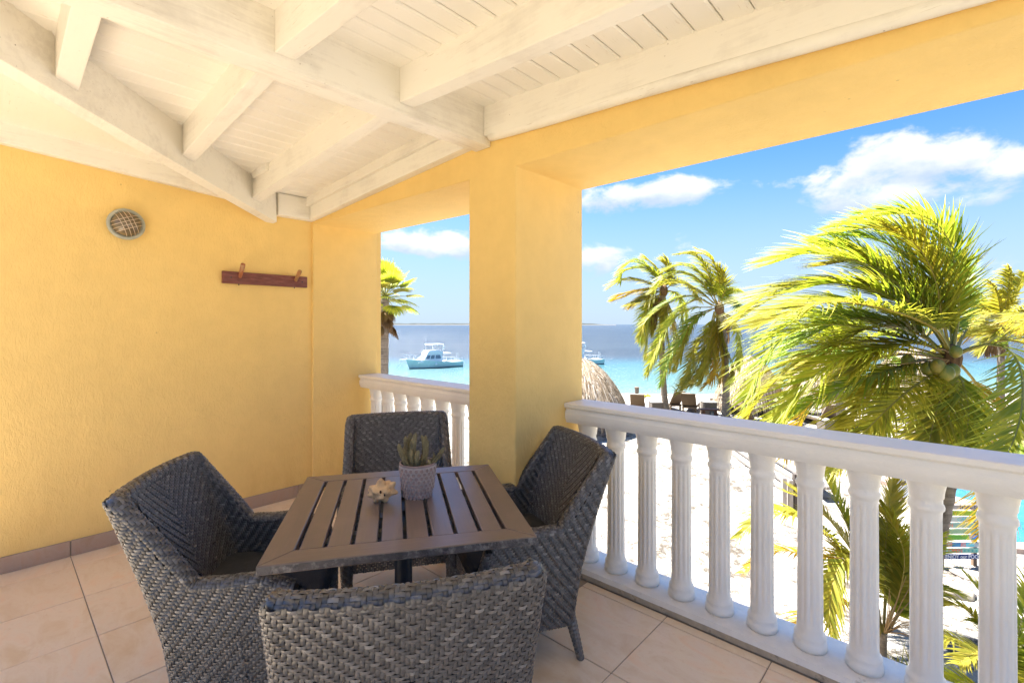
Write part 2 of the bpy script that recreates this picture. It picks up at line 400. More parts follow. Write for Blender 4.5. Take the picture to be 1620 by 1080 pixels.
def timber(name, quad0, quad1, mat, bevel=.004):
    """a timber between two end quads (each: bottom-left, bottom-right, top-right, top-left)"""
    g = MB(); a, b = [Vector(p) for p in quad0], [Vector(p) for p in quad1]
    g.hexa([a[0], a[1], b[1], b[0], a[3], a[2], b[2], b[3]])
    return g.build(name, mat, ce, True, bevel=bevel)
# ridge beam, running out to the pillar
timber('ridge_beam', [(-1.936, YB, 2.345), (-1.824, YB, 2.345), (-1.824, YB, 2.60), (-1.936, YB, 2.60)],
       [(-1.936, YF - .002, 2.345), (-1.824, YF - .002, 2.345), (-1.824, YF - .002, 2.60), (-1.936, YF - .002, 2.60)], m_wood_y, .005)
# valley beam into the corner
dv = Vector((1, -1, 0)).normalized(); nv = Vector((1, 1, 0)).normalized(); w2 = .043
def vb(s, dz, off): p = Vector((XL, 1.505, 0)) + Vector((1, -1, 0)) * s + nv * off; p.z = 2.192 + .074 * s + dz; return p
e0, e1 = .0, 3.6
timber('valley_beam', [vb(-w2 * .707, 0, -w2), vb(w2 * .707, 0, w2), vb(w2 * .707, .30, w2), vb(-w2 * .707, .30, -w2)],
       [vb(e1, 0, -w2), vb(e1, 0, w2), vb(e1, .30, w2), vb(e1, .30, -w2)], m_wood_x, .004)
RY = [(1.236, 1.311), (.700, .774), (.166, .240), (-.370, -.296), (-.905, -.83), (-1.44, -1.365)]
for (y0, y1) in RY:
    a = lambda x, y, t: (x, y, (2.39 - .063 * (x + 1.83)) + t)
    timber('rafter', [a(-1.8235, y0, 0), a(-1.8235, y1, 0), a(-1.8235, y1, .175), a(-1.8235, y0, .175)],
           [a(XR, y0, 0), a(XR, y1, 0), a(XR, y1, .175), a(XR, y0, .175)], m_wood_x)
    b = lambda x, y, t: (x, y, (2.39 + .063 * (x + 1.88)) + t)
    xa, xb = XL + (1.505 - y0) + .035, XL + (1.505 - y1) + .035
    if xa < -1.99:
        timber('rafter', [b(-1.9365, y1, 0), b(-1.9365, y0, 0), b(-1.9365, y0, .17), b(-1.9365, y1, .17)],
               [b(xb, y1, 0), b(xa, y0, 0), b(xa, y0, .17), b(xb, y1, .17)], m_wood_x)
# small cleat on the near rafter, filler block in the corner
g = MB(); g.box((-3.43, 1.223, 2.43), (.24, .024, .05), .003); g.build('cleat', m_wood_x, ce, True)
g = MB(); g.box((-3.897, 1.660, 2.335), (.082, .296, .17), .004); g.build('corner_block', m_wood_y, ce, True)
# ledgers along the walls
def lz(y): return 2.29 + .080 * (1.5 - y)
timber('ledger', [(XL + .001, YB, lz(YB)), (XL + .052, YB, lz(YB)), (XL + .052, YB, lz(YB) + .19), (XL + .001, YB, lz(YB) + .19)],
       [(XL + .001, 1.47, lz(1.47)), (XL + .052, 1.47, lz(1.47)), (XL + .052, 1.47, lz(1.47) + .19), (XL + .001, 1.47, lz(1.47) + .19)], m_wood_y)
timber('ledger', [(XL + .095, YF - .058, 2.252), (XL + .095, YF - .001, 2.252), (XL + .095, YF - .001, 2.45), (XL + .095, YF - .058, 2.45)],
       [(-1.9365, YF - .058, 2.366), (-1.9365, YF - .001, 2.366), (-1.9365, YF - .001, 2.56), (-1.9365, YF - .058, 2.56)], m_wood_x)
timber('cornice_strip', [(XL + .05, YF - .082, 2.352), (XL + .05, YF - .0585, 2.352), (XL + .05, YF - .0585, 2.45), (XL + .05, YF - .082, 2.45)],
       [(-1.9365, YF - .082, 2.475), (-1.9365, YF - .0585, 2.475), (-1.9365, YF - .0585, 2.56), (-1.9365, YF - .082, 2.56)], m_wood_x, .003)
rz_ = lambda x: 2.377 - .062 * (x + 1.83)
timber('ledger', [(-1.8235, YF - .052, rz_(-1.8235) + .012), (-1.8235, YF - .001, rz_(-1.8235) + .012), (-1.8235, YF - .001, rz_(-1.8235) + .19), (-1.8235, YF - .052, rz_(-1.8235) + .19)],
       [(XR, YF - .052, rz_(XR) + .012), (XR, YF - .001, rz_(XR) + .012), (XR, YF - .001, rz_(XR) + .19), (XR, YF - .052, rz_(XR) + .19)], m_wood_x)
g = MB(); g.tube([(x, YF - .028 + .003 * math.sin(x * 3), rz_(x) + .016 + .002 * math.sin(x * 5.1)) for x in np.linspace(-1.80, XR, 40)], .027, 10); g.build('plaster_bead', m_wood_x, ce, True, smooth=True)

# ---------------------------------------------------------------- balustrade (two runs)
def baluster_mesh():
    z0 = .055
    prof = [(.0625, z0), (.0625, z0 + .022), (.060, z0 + .03), (.0555, z0 + .034), (.0595, z0 + .046), (.057, z0 + .058), (.0505, z0 + .064), (.0488, z0 + .075), (.0482, z0 + .088),
            (.0480, z0 + .10), (.0478, z0 + .16), (.0472, z0 + .30), (.0464, z0 + .45), (.0458, z0 + .585), (.0456, z0 + .632), (.0458, z0 + .646), (.0462, z0 + .660), (.0475, z0 + .668), (.0525, z0 + .674), (.0535, z0 + .683), (.0515, z0 + .691),
            (.0475, z0 + .696), (.0475, z0 + .712), (.0510, z0 + .718), (.0520, z0 + .735), (.0555, z0 + .755), (.0600, z0 + .772), (.0622, z0 + .783), (.0622, z0 + .80)]
    NF = 12; n = NF * 6
    def rf(r, z, j, i):
        f0, f1 = z0 + .092, z0 + .645
        if z < f0 or z > f1: return r
        u = (j % 6) / 6.0
        fl = [0, 0, .55, 1, .55, 0][j % 6]
        e = min(1, (z - f0) / .03, (f1 - z) / .012)
        return r - .0058 * fl * max(0, e)
    # add rows near flute ends
    rows = sorted(prof + [(.0480, z0 + .13), (.04565, z0 + .625)], key=lambda p: p[1])
    g = MB(); g.lathe(rows, n, rfun=rf); return g.mesh('baluster')
bal = baluster_mesh()
def balustrade(xa, xb, xs, label, cx):
    t = thing('balustrade', label, 'balustrade', (cx, 2.33, 0), group='balustrades along the balcony edge')
    ya, yb = 2.222, 2.425
    # moulded top rail: outline in (y,z)
    ol = [(2.245, .838), (2.41, .838), (2.41, .905), (2.418, .912), (2.425, .93), (2.425, .947), (2.42, .951), (2.228, .951), (2.222, .947), (2.222, .930), (2.229, .922), (2.240, .918), (2.238, .908), (2.231, .897), (2.231, .868), (2.238, .852)]
    g = MB(); g.extrude(ol, 'x', xa, xb); r = g.build('top_rail', m_white, t, True); smooth_angle(r, 25)
    g = MB(); seg = int((xb - xa) / .06)
    vs = []; fs = []
    for i in range(seg + 1):
        x = xa + (xb - xa) * i / seg
        w = .004 * mnoise.noise(Vector((x * 7, 0, 0))) + .003 * mnoise.noise(Vector((x * 23, 3, 0)))
        top = .052 + .0025 * mnoise.noise(Vector((x * 9, 5, 0)))
        vs += [(x, 2.208 + w, .001), (x, 2.206 + w, .030), (x, 2.217 + w, top), (x, 2.45, .055), (x, 2.47, .045), (x, 2.47, -.2)]
    for i in range(seg):
        for j in range(5): fs.append((i * 6 + j, i * 6 + j + 1, i * 6 + 6 + j + 1, i * 6 + 6 + j))
    g.add(vs, fs); cu = g.build('curb', [m_curb, m_curb_edge], t, True)
    for p in cu.data.polygons:
        if p.index % 5 == 0: p.material_index = 1
    smooth_angle(cu, 30)
    for x in xs:
        o = mesh_obj('baluster', bal, m_white, t, loc=(x - cx, 0, 0)); o.rotation_euler = (0, 0, random.random() * 6)
    return t
smooth_me = bal.polygons.foreach_set('use_smooth', [True] * len(bal.polygons))
balustrade(-1.645, XR, [-1.556 + .1846 * i for i in range(0, 24)], 'white balustrade with fluted balusters right of the pillar, behind the dark chair', 0)
balustrade(-3.916, -2.002, [-3.80 + .1853 * i for i in range(0, 10)], 'shorter white balustrade in the far opening left of the pillar', -3)
# ================================================================ FURNITURE ON THE BALCONY
def island_mat(name, stops, rough=.4, spec=.5, vs=40, trans=None, rv=.1):
    m, k, b = newmat(name)
    rnd = k.new('ShaderNodeNewGeometry').outputs['Random Per Island']
    col = k.ramp(rnd, stops)
    c = k.coords(rnd=False)
    col = k.mix(k.maprange(k.noise(c, vs, 3), .35, .65, 0, .14), col, tuple(x * .6 for x in stops[len(stops) // 2][1]))
    k.put(b.inputs['Base Color'], col); b.inputs['Specular IOR Level'].default_value = spec
    k.put(b.inputs['Roughness'], k.maprange(k.noise(c, vs * 2, 2), .3, .7, rough - rv, rough + rv))
    return m
m_warp = island_mat('dark_wicker_warp', [(0, (.046, .043, .042)), (.5, (.066, .062, .060)), (.9, (.086, .080, .078)), (1, (.12, .112, .107))], .40, .65, 30)
m_wicker = island_mat('grey_brown_synthetic_wicker', [(0, (.056, .053, .052)), (.4, (.084, .079, .078)), (.75, (.110, .104, .102)), (.94, (.150, .142, .136)), (1, (.215, .204, .195))], .34, .75, 30)
m_core = M('dark_gap_backing', (.012, .012, .013), .8, .2)
m_cush = M('charcoal_cushion_fabric', (.035, .037, .042), .85, .15, 8, .5, 260)
m_leg = M('dark_steel', (.035, .037, .042), .42, .12, 8, .1, 60)

def plan_surface(poly, sign, lean=True):
    """a vertical surface over a plan polyline; returns (surf(s,z), length)"""
    p = np.array(poly, float); seg = np.hypot(*np.diff(p, axis=0).T); S = np.concatenate([[0], np.cumsum(seg)])
    def pos(s, z):
        x = np.interp(s, S, p[:, 0]); y = np.interp(s, S, p[:, 1]); return shape(x, y, z)
    def surf(s, z):
        e = 1e-3; a = pos(s, z); ds = pos(np.minimum(s + e, S[-1]), z) - pos(np.maximum(s - e, 0), z); dz = pos(s, z + e) - pos(s, z - e)
        n = np.cross(ds, dz) * sign; n /= np.linalg.norm(n, axis=1)[:, None] + 1e-12; return a, n
    return surf, S[-1], p, S
def shape(x, y, z):
    ln = .165 * np.clip((z - .40) / .46, 0, None) ** 1.15
    tp = 1 - .07 * np.clip((.42 - z) / .26, 0, 1)
    yy = y - ln + .035 * np.clip((.42 - z) / .26, 0, 1) * (y < .05)
    return np.stack([x * tp, yy, z], 1)
CW, CYB, CYF, CTH, CR = .298, -.195, .235, .056, .038
def uplan(off):
    """U-shaped plan (right arm front -> back -> left arm front) offset inward by off"""
    w, yb, r = CW - off, CYB + off, max(CR - off * .6, .02); pts = [(w, CYF)]
    pts += [(w, CYF + (yb + r - CYF) * t) for t in (.25, .5, .75, 1)]
    pts += [(w - r + r * math.cos(a), yb + r - r * math.sin(a)) for a in np.linspace(.2, math.pi / 2, 6)]
    pts += [(x, yb - .028 * (1 - (x / (w - r)) ** 2)) for x in np.linspace(w - r, -(w - r), 15)[1:-1]]
    pts += [(-a, b) for a, b in pts[:11][::-1]]
    return pts
def ctop(x0, y0):
    t = np.clip((y0 + .172) / .125, 0, 1); t = t * (1 - .25 * t) / .75 if False else np.where(t < .8, t * 1.08, .864 + (1 - .864) * (1 - (1 - (t - .8) / .2) ** 2))
    arm = .548 + .012 * np.clip((y0 + .05) / .28, 0, 1) - .05 * np.clip((y0 - .17) / .07, 0, 1) ** 2
    return (.835 * (1 - t) + arm * t)
MIDX = []
def weave_patches(ns, nz, inside, flip_i=None, flip_j=None):
    def cls(i, j):
        ii = i if flip_i is None or i < flip_i else 2 * flip_i - i
        jj = j if flip_j is None or j < flip_j else 2 * flip_j - j
        return ((ii + jj) % 4) < 2
    H = [[cls(i, j) for j in range(nz)] for i in range(ns)]
    out = []
    for j in range(nz):
        i = 0
        while i < ns:
            if H[i][j] and inside[i, j]:
                e = i
                while e + 1 < ns and H[e + 1][j] and inside[e + 1, j] and e - i < 3: e += 1
                out.append((i, e + 1, j, j + 1, 0)); i = e + 1
            else: i += 1
    for i in range(ns):
        j = 0
        while j < nz:
            if not H[i][j] and inside[i, j]:
                e = j
                while e + 1 < nz and not H[i][e + 1] and inside[i, e + 1] and e - j < 3: e += 1
                out.append((i, i + 1, j, e + 1, 1)); j = e + 1
            else: j += 1
    return out
def weave_geom(surf, patches, ds, dz, z0, hgt=.0034):
    MIDX.append(np.repeat(np.array([p[4] for p in patches], np.int32), 8))
    nl, na = 5, 3
    P = np.array(patches, float); K = len(P); ver = P[:, 4] > .5
    a0 = np.where(ver, P[:, 2], P[:, 0]); a1 = np.where(ver, P[:, 3], P[:, 1]); b0 = np.where(ver, P[:, 0], P[:, 2])
    u = np.linspace(0, 1, nl)[None, :, None]; v = np.linspace(-1, 1, na)[None, None, :]
    rj = np.random.uniform(-.03, .03, (K, 1, 1))
    A = (a0 - .28)[:, None, None] + (a1 - a0 + .56)[:, None, None] * u + v * 0
    B = (b0 + .5)[:, None, None] + v * .465 + rj + u * 0
    off = hgt * (np.sin(np.pi * np.clip(u, .0, 1)) ** .6 * 1.35 - .55) - .0016 * v ** 2 + np.random.uniform(-.0003, .0003, (K, 1, 1))
    V3 = np.broadcast_to(ver[:, None, None], A.shape)
    s = np.where(V3, B, A) * ds; z = np.where(V3, A, B) * dz + z0
    p, n = surf(s.ravel(), z.ravel()); p = p + n * np.broadcast_to(off, A.shape).reshape(-1, 1)
    base = (np.arange(K) * nl * na)[:, None]; q = []
    for i in range(nl - 1):
        for j in range(na - 1): q.append([i * na + j, i * na + j + 1, (i + 1) * na + j + 1, (i + 1) * na + j])
    return p, (base[:, :, None] + np.array(q)[None]).reshape(-1, 4)
def make_chair():
    t = thing('wicker_armchair', 'x', 'armchair', (0, 0, 0), group='dark wicker armchairs around the table')
    c = .0102; VS, FS = [], []; nv_ = 0; core = MB()
    def addg(p, f):
        nonlocal nv_
        VS.append(p); FS.append(f + nv_); nv_ += len(p)
    zb_out, zb_in = .165, .355
    for off, sign, zb in ((0, -1, zb_out), (CTH, 1, zb_in)):
        pl = uplan(off); surf, L, pp, S = plan_surface(pl, sign)
        if off: c = .0088
        else: c = .0102
        ns = int(L / c); nz = int((.86 - zb) / c); ds = L / ns
        vtop = ctop(np.array(uplan(0))[:, 0], np.array(uplan(0))[:, 1])
        ins = np.zeros((ns, nz), bool)
        sc = (np.arange(ns) + .5) * ds; x0 = np.interp(sc, S, pp[:, 0]); tz = np.interp(sc, S, vtop)
        for j in range(nz):
            zz = zb + (j + .5) * c
            arch = .012 * np.cos(np.clip(sc / L * 6 * math.pi, 0, 99)) if off == 0 else 0
            ins[:, j] = (zz < tz + .012) & (zz > zb + (arch if off == 0 else 0) - .004)
        addg(*weave_geom(surf, weave_patches(ns, nz, ins, ns // 2), ds, c, zb))
        # dark backing just under the weave, so its gaps look shaded
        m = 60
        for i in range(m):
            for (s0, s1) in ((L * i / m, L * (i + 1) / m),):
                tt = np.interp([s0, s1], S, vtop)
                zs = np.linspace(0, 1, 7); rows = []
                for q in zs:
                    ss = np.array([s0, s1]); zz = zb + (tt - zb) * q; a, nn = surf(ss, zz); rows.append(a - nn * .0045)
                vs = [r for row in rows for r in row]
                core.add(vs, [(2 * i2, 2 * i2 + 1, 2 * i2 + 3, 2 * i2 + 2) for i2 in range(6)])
    c = .0102
    # arm fronts: half-round ends
    for sg in (1, -1):
        xm = (CW - CTH / 2) * sg; r = CTH / 2
        pl = [(xm + r * math.cos(a), CYF + r * math.sin(a)) for a in np.linspace(0, math.pi, 13)]
        surf, L, pp, S = plan_surface(pl, 1 * (-1))
        ns = 8; ds = L / ns; ztop = float(ctop(np.array([xm]), np.array([CYF]))[0]); nz = int((ztop + .004 - .10) / c)
        sf = (lambda s, z, f=surf: (lambda a, n: (a, -n))(*f(s, z)))
        addg(*weave_geom(sf, weave_patches(ns, nz, np.ones((ns, nz), bool)), ds, c, .10))
        g2 = [(xm + (r - .004) * math.cos(a), CYF - .03 + (r + .024) * math.sin(a)) for a in np.linspace(0, math.pi, 9)]
        a_ = shape(np.array([q[0] for q in g2]), np.array([q[1] for q in g2]), np.full(9, .10)); b_ = shape(np.array([q[0] for q in g2]), np.array([q[1] for q in g2]), np.full(9, ztop + .012))
        core.add(list(a_) + list(b_) + [b_.mean(0)], [(i, i + 1, 10 + i, 9 + i) for i in range(8)] + [(9 + i, 10 + i, 18) for i in range(8)])
    # rim: half-round band over the top edge
    mid = uplan(CTH / 2); mp = np.array(mid, float)
    fine = []
    for i in range(len(mp) - 1):
        k_ = max(2, int(np.hypot(*(mp[i + 1] - mp[i])) / .006))
        fine += [mp[i] + (mp[i + 1] - mp[i]) * q / k_ for q in range(k_)]
    fine.append(mp[-1]); fine = np.array(fine)
    mS = np.concatenate([[0], np.cumsum(np.hypot(*np.diff(mp, axis=0).T))]); fS = np.concatenate([[0], np.cumsum(np.hypot(*np.diff(fine, axis=0).T))])
    o0 = np.array(uplan(0)); tz = np.interp(fS, mS, ctop(o0[:, 0], o0[:, 1])); C = shape(fine[:, 0], fine[:, 1], tz)
    SS = np.concatenate([[0], np.cumsum(np.linalg.norm(np.diff(C, axis=0), axis=1))]); LL = SS[-1]
    T = np.gradient(C, axis=0); T /= np.linalg.norm(T, axis=1)[:, None]
    pt = np.gradient(fine, axis=0); pn = np.stack([pt[:, 1], -pt[:, 0], np.zeros(len(pt))], 1)
    ctr = np.array([0, .05]); sgn = np.sign(np.sum(pn[:, :2] * (fine - ctr), axis=1)); pn *= sgn[:, None]; pn /= np.linalg.norm(pn, axis=1)[:, None]
    U = np.cross(T, pn); U *= np.sign(U[:, 2] + 1e-9)[:, None]
    # smooth the frame
    ker = np.ones(9) / 9
    def sm(A): 
        B = np.stack([np.convolve(np.pad(A[:, q], 4, mode='edge'), ker, 'valid') for q in range(3)], 1); return B / np.linalg.norm(B, axis=1)[:, None]
    pn, U = sm(pn), sm(U)
    R_ = CTH / 2 + .002
    def rim(s, w):
        ph = np.clip(w, 0, 99) ; ang = (w / (math.pi * R_)) * math.pi
        c3 = np.stack([np.interp(s, SS, C[:, q]) for q in range(3)], 1); n3 = np.stack([np.interp(s, SS, pn[:, q]) for q in range(3)], 1); u3 = np.stack([np.interp(s, SS, U[:, q]) for q in range(3)], 1)
        nn = n3 * np.cos(ang)[:, None] + u3 * np.sin(ang)[:, None]; return c3 + nn * R_, nn
    ns = int(LL / .0105); nz = 9; ins = np.ones((ns, nz), bool)
    addg(*weave_geom(rim, weave_patches(ns, nz, ins), LL / ns, math.pi * R_ / nz, 0, .003))
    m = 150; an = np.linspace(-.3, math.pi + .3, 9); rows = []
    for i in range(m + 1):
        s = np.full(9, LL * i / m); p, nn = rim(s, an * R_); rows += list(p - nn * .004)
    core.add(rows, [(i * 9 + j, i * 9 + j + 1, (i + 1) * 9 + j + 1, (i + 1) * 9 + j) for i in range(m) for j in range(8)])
    V, Fq = np.concatenate(VS), np.concatenate(FS)
    me = bpy.data.meshes.new('woven_shell'); me.from_pydata(V.tolist(), [], Fq.tolist()); me.polygons.foreach_set('use_smooth', [True] * len(me.polygons)); me.polygons.foreach_set('material_index', np.concatenate(MIDX)); me.update()
    o = mesh_obj('woven_shell', me, [m_wicker, m_warp], t); o['kind'] = 'stuff'
    core.build('shell_gap_backing', m_core, t, fix=False)
    # seat box with a woven front, and the cushion
    g = MB(); g.box((0, .02, .31), (2 * (CW - CTH) + .01, .40, .11), .01); g.build('seat_base', m_core, t)
    def apron(s, z): return np.stack([s - (CW - CTH), np.full(len(s), .232), z], 1), np.tile(np.array([[0, 1., 0]]), (len(s), 1))
    Wd = 2 * (CW - CTH); ns, nz = int(Wd / c), 16
    p, f = weave_geom(apron, weave_patches(ns, nz, np.ones((ns, nz), bool), ns // 2), Wd / ns, c, .195)
    me = bpy.data.meshes.new('front_apron'); me.from_pydata(p.tolist(), [], f.tolist()); me.polygons.foreach_set('use_smooth', [True] * len(me.polygons)); mesh_obj('front_apron', me, m_wicker, t)['kind'] = 'stuff'
    bm = bmesh.new(); bmesh.ops.create_cube(bm, size=1)
    for v in bm.verts: v.co = Vector((v.co.x * .472, v.co.y * .45, v.co.z * .075))
    bmesh.ops.bevel(bm, geom=list(bm.edges), offset=.022, segments=3, profile=.6, affect='EDGES')
    bmesh.ops.subdivide_edges(bm, edges=[e for e in bm.edges if e.calc_length() > .2], cuts=9, use_grid_fill=True)
    for v in bm.verts:
        q = max(0, 1 - (v.co.x / .236) ** 2) * max(0, 1 - (v.co.y / .225) ** 2)
        v.co.z += .014 * q * (1 if v.co.z > 0 else 0) + .004 * mnoise.noise(v.co * 14)
    g = MB(); g.addbm(bm, (0, .045, .402)); g.build('seat_cushion', m_cush, t, smooth=True)
    for (x, y, dx, dy) in ((.245, .225, .012, .02), (-.245, .225, -.012, .02), (.235, -.145, .018, -.05), (-.235, -.145, -.018, -.05)):
        pts = []; rr = []
        for i in range(25):
            q = i / 24; pts.append((x + dx * q, y + dy * q, .215 * (1 - q) + .001)); rr.append((.0255 - .009 * q) * (1.05 if i % 2 else .93))
        g = MB(); g.tube(pts, rr, 10); o = g.build('leg', m_wicker, t, smooth=False)
    return t
def place_chair(t, mid, face, label, back=.375):
    f = Vector((*face, 0)).normalized(); p = Vector((*mid, 0)) + f * back
    t.location = p; t.rotation_euler = (0, 0, math.atan2(-f.x, f.y)); t['label'] = label
chair = make_chair()
c2, c3, c4 = copy_tree(chair), copy_tree(chair), copy_tree(chair)
place_chair(chair, (-.80, .575), (-.831, .556), 'dark wicker armchair nearest the camera, seen from behind')
place_chair(c2, (-2.18, .375), (.586, .811), 'dark wicker armchair by the yellow wall with a bluish sheen inside its back')
place_chair(c3, (-2.53, 1.70), (.843, -.538), 'dark wicker armchair in the far opening behind the potted succulent')
place_chair(c4, (-1.288, 1.955), (-.483, -.876), 'dark wicker armchair with its back against the white balustrade by the pillar')

# ---------------------------------------------------------------- slatted table
def wood_slat(name, base, axis):
    m, k, b = newmat(name); st = [60, 60, 60]; st[axis] = 3
    c = k.coords(tuple(st)); c0 = k.coords()
    rnd = k.new('ShaderNodeObjectInfo').outputs['Random']
    g = k.noise(c, 2.0, 5, .6, .3)
    col = k.ramp(g, [(.22, tuple(x * .75 for x in base)), (.5, base), (.8, tuple(x * 1.3 for x in base))])
    col = k.mix(k.maprange(k.noise(c0, 5, 6, .65), .52, .75, 0, .5), col, (base[0] * 1.7, base[1] * 1.6, base[2] * 1.5))
    col = k.mix(k.maprange(rnd, 0, 1, 0, .3), col, tuple(x * .72 for x in base))
    k.put(b.inputs['Base Color'], col); k.put(b.inputs['Roughness'], k.maprange(g, .2, .8, .30, .44)); b.inputs['Specular IOR Level'].default_value = .7
    k.put(b.inputs['Normal'], k.bump(g, .15, .002)); return m
m_slat = wood_slat('brown_slat', (.145, .104, .088), 1)
m_slat_x = wood_slat('brown_slat_cross', (.145, .104, .088), 0)
m_edge = M('worn_table_edge', (.10, .09, .085), .7, .3, 30, .6, 120, dirt=(.25, .23, .215), dscale=40, dlo=.5, dhi=.65)
TC = Vector((-1.512, 1.042, 0)); TA = math.atan2(.833, .553)
tb = thing('slatted_table', 'square brown slatted table on a dark steel pole', 'table', TC, TA)
H, T2 = .74, .40                       # local x runs along the edge nearest the camera, -y is... the camera side
def frame_board(p, mat):
    g = MB(); q = [Vector((a, b, H - .026)) for a, b in p] + [Vector((a, b, H)) for a, b in p]; g.hexa(q)
    o = g.build('frame_board', [mat, m_edge], tb, bevel=.0025, bseg=1)
    for f in o.data.polygons:
        c = f.center
        if abs(f.normal.z) < .5 and max(abs(c.x), abs(c.y)) > T2 - .01: f.material_index = 1
    return o
fwid = .082; e = .0006
I = T2 - fwid
frame_board([(-T2 + e, -T2), (T2 - e, -T2), (I - e, -I), (-I + e, -I)], m_slat_x); frame_board([(-I + e, I), (I - e, I), (T2 - e, T2), (-T2 + e, T2)], m_slat_x)
frame_board([(-T2, -T2 + e), (-I, -I + e), (-I, I - e), (-T2, T2 - e)], m_slat); frame_board([(I, -I + e), (T2, -T2 + e), (T2, T2 - e), (I, I - e)], m_slat)
gap = .0125; sw = (2 * I - 9 * gap) / 8
sm_ = MB(); sm_.box((0, 0, 0), (sw, 2 * I - .002, .022), .0022); slat_me = sm_.mesh('slat')
for i in range(8): mesh_obj('slat', slat_me, m_slat, tb, loc=(-I + gap + sw / 2 + i * (sw + gap), 0, H - .0118 + random.uniform(-.0006, .0006)))
for y in (-.16, .16):
    g = MB(); g.box((0, y, H - .042), (2 * I, .035, .02), .002); g.build('cross_bar', m_leg, tb)
g = MB(); g.lathe([(.032, .03), (.032, H - .06), (.05, H - .055), (.05, H - .045)], 24); g.build('pole', m_leg, tb, smooth=False); smooth_angle(tb.children[-1], 40) if tb.children else None
g = MB(); g.box((0, 0, H - .0475), (.34, .05, .01)); g.box((0, 0, H - .0476), (.05, .34, .0102)); g.build('top_bracket', m_leg, tb)
for a in range(4):
    g = MB(); rot = Matrix.Rotation(a * math.pi / 2 + math.pi / 4, 3, 'Z'); g.box(rot @ Vector((.17, 0, .022)), (.30, .06, .03), .006, rot); g.build('foot', m_leg, tb)

# ---------------------------------------------------------------- succulent in a scaled pot
m_potd = M('mauve_brown_glaze', (.27, .185, .165), .55, .2, 30, .2, 120)
m_potl = M('chalky_white_glaze', (.47, .385, .35), .6, .12, 40, .3, 120)
m_soil = M('dark_potting_soil', (.03, .024, .018), .95, .4, 60, .8, 200)
m_stem = M('brownish_green_succulent', (.165, .135, .068), .6, .3, 26, .5, 200, dirt=(.23, .19, .09), dscale=30, dlo=.45, dhi=.6)
pp = at(661, 787, 1.862); pp.z = H
pot = thing('potted_succulent', 'finger-stemmed succulent in a scale-patterned mauve pot on the table', 'pot plant', pp)
ph = .128
def prad(z):
    if z < .026: return .0505 + .03 * z / .026 * .1
    return .0580 + (.0695 - .0580) * min(1, max(0, (z - .026) / .10))
g = MB(); g.lathe([(.047, 0), (.0505, .004), (.052, .024), (.0575, .03), (.0640, .07), (.0688, .118), (.0695, ph - .003), (.0685, ph), (.0645, ph), (.0635, ph - .012), (.0625, ph - .02)], 48, cap=True); b_ = g.build('bowl', m_potl, pot); smooth_angle(b_, 40)
g = MB(); g.lathe([(.0705, ph - .006), (.0708, ph - .002), (.0695, ph + .001), (.066, ph + .0012)], 48, cap=False); g.build('rim', m_potd, pot, smooth=True)
g = MB(); g.lathe([(.064, ph - .021), (.03, ph - .016), (.001, ph - .014)], 24); g.build('soil', m_soil, pot)
gl, gd_ = MB(), MB()
nc = 22
for r in range(8):
    z = .008 + r * .0146; rr = prad(z) + .0008
    for cc in range(nc):
        a = 2 * math.pi * (cc + .5 * (r % 2)) / nc
        ca, sa = math.cos(a), math.sin(a); n_ = Vector((ca, sa, .08)).normalized(); tx = Vector((-sa, ca, 0)); tz_ = n_.cross(tx).normalized() * 1
        if tz_.z < 0: tz_ = -tz_
        cpt = Vector((ca * rr, sa * rr, z))
        hw, hh = math.pi * rr / nc * .93, .0092
        hx = [(-1, .45), (-.55, 1), (.55, 1), (1, .45), (1, -.35), (.5, -1), (-.5, -1), (-1, -.35)]
        o1 = [cpt + tx * (a_ * hw) + tz_ * (b2 * hh) for a_, b2 in hx]; o2 = [cpt + n_ * .0026 + tx * (a_ * hw * .9) + tz_ * (b2 * hh * .88 - .0006) for a_, b2 in hx]
        o3 = [cpt + n_ * .0027 + tx * (a_ * hw * .72) + tz_ * (b2 * hh * .70 - .001) for a_, b2 in hx]; o4 = [cpt + n_ * .0012 + tx * (a_ * hw * .6) + tz_ * (b2 * hh * .58 - .001) for a_, b2 in hx]
        q = 8; L3 = [(i, (i + 1) % q, q + (i + 1) % q, q + i) for i in range(q)]
        gl.add(o1 + o2 + o3, L3 + [(q + i, q + (i + 1) % q, 2 * q + (i + 1) % q, 2 * q + i) for i in range(q)])
        gd_.add(o3 + o4, L3 + [tuple(range(q, 2 * q))])
gl.build('scale_rims', m_potl, pot, fix=False)['kind'] = 'stuff'; gd_.build('scale_centres', m_potd, pot, fix=False)['kind'] = 'stuff'
STEMS = [(645, 716, .012, .016), (633, 703, .03, .012), (641, 694, .0, .012), (648, 690, -.02, .012), (655, 697, .0, .013), (659, 687, .01, .0135), (667, 692, .0, .013), (672, 694, -.02, .010), (676, 699, .0, .0105),
         (686, 719, .0, .009), (703, 711, .01, .0105), (636, 714, -.03, .011), (652, 712, .03, .012), (664, 713, .03, .012), (680, 728, .03, .010), (672, 740, .045, .011), (640, 722, .04, .011)]
SP = FPX / 1.862
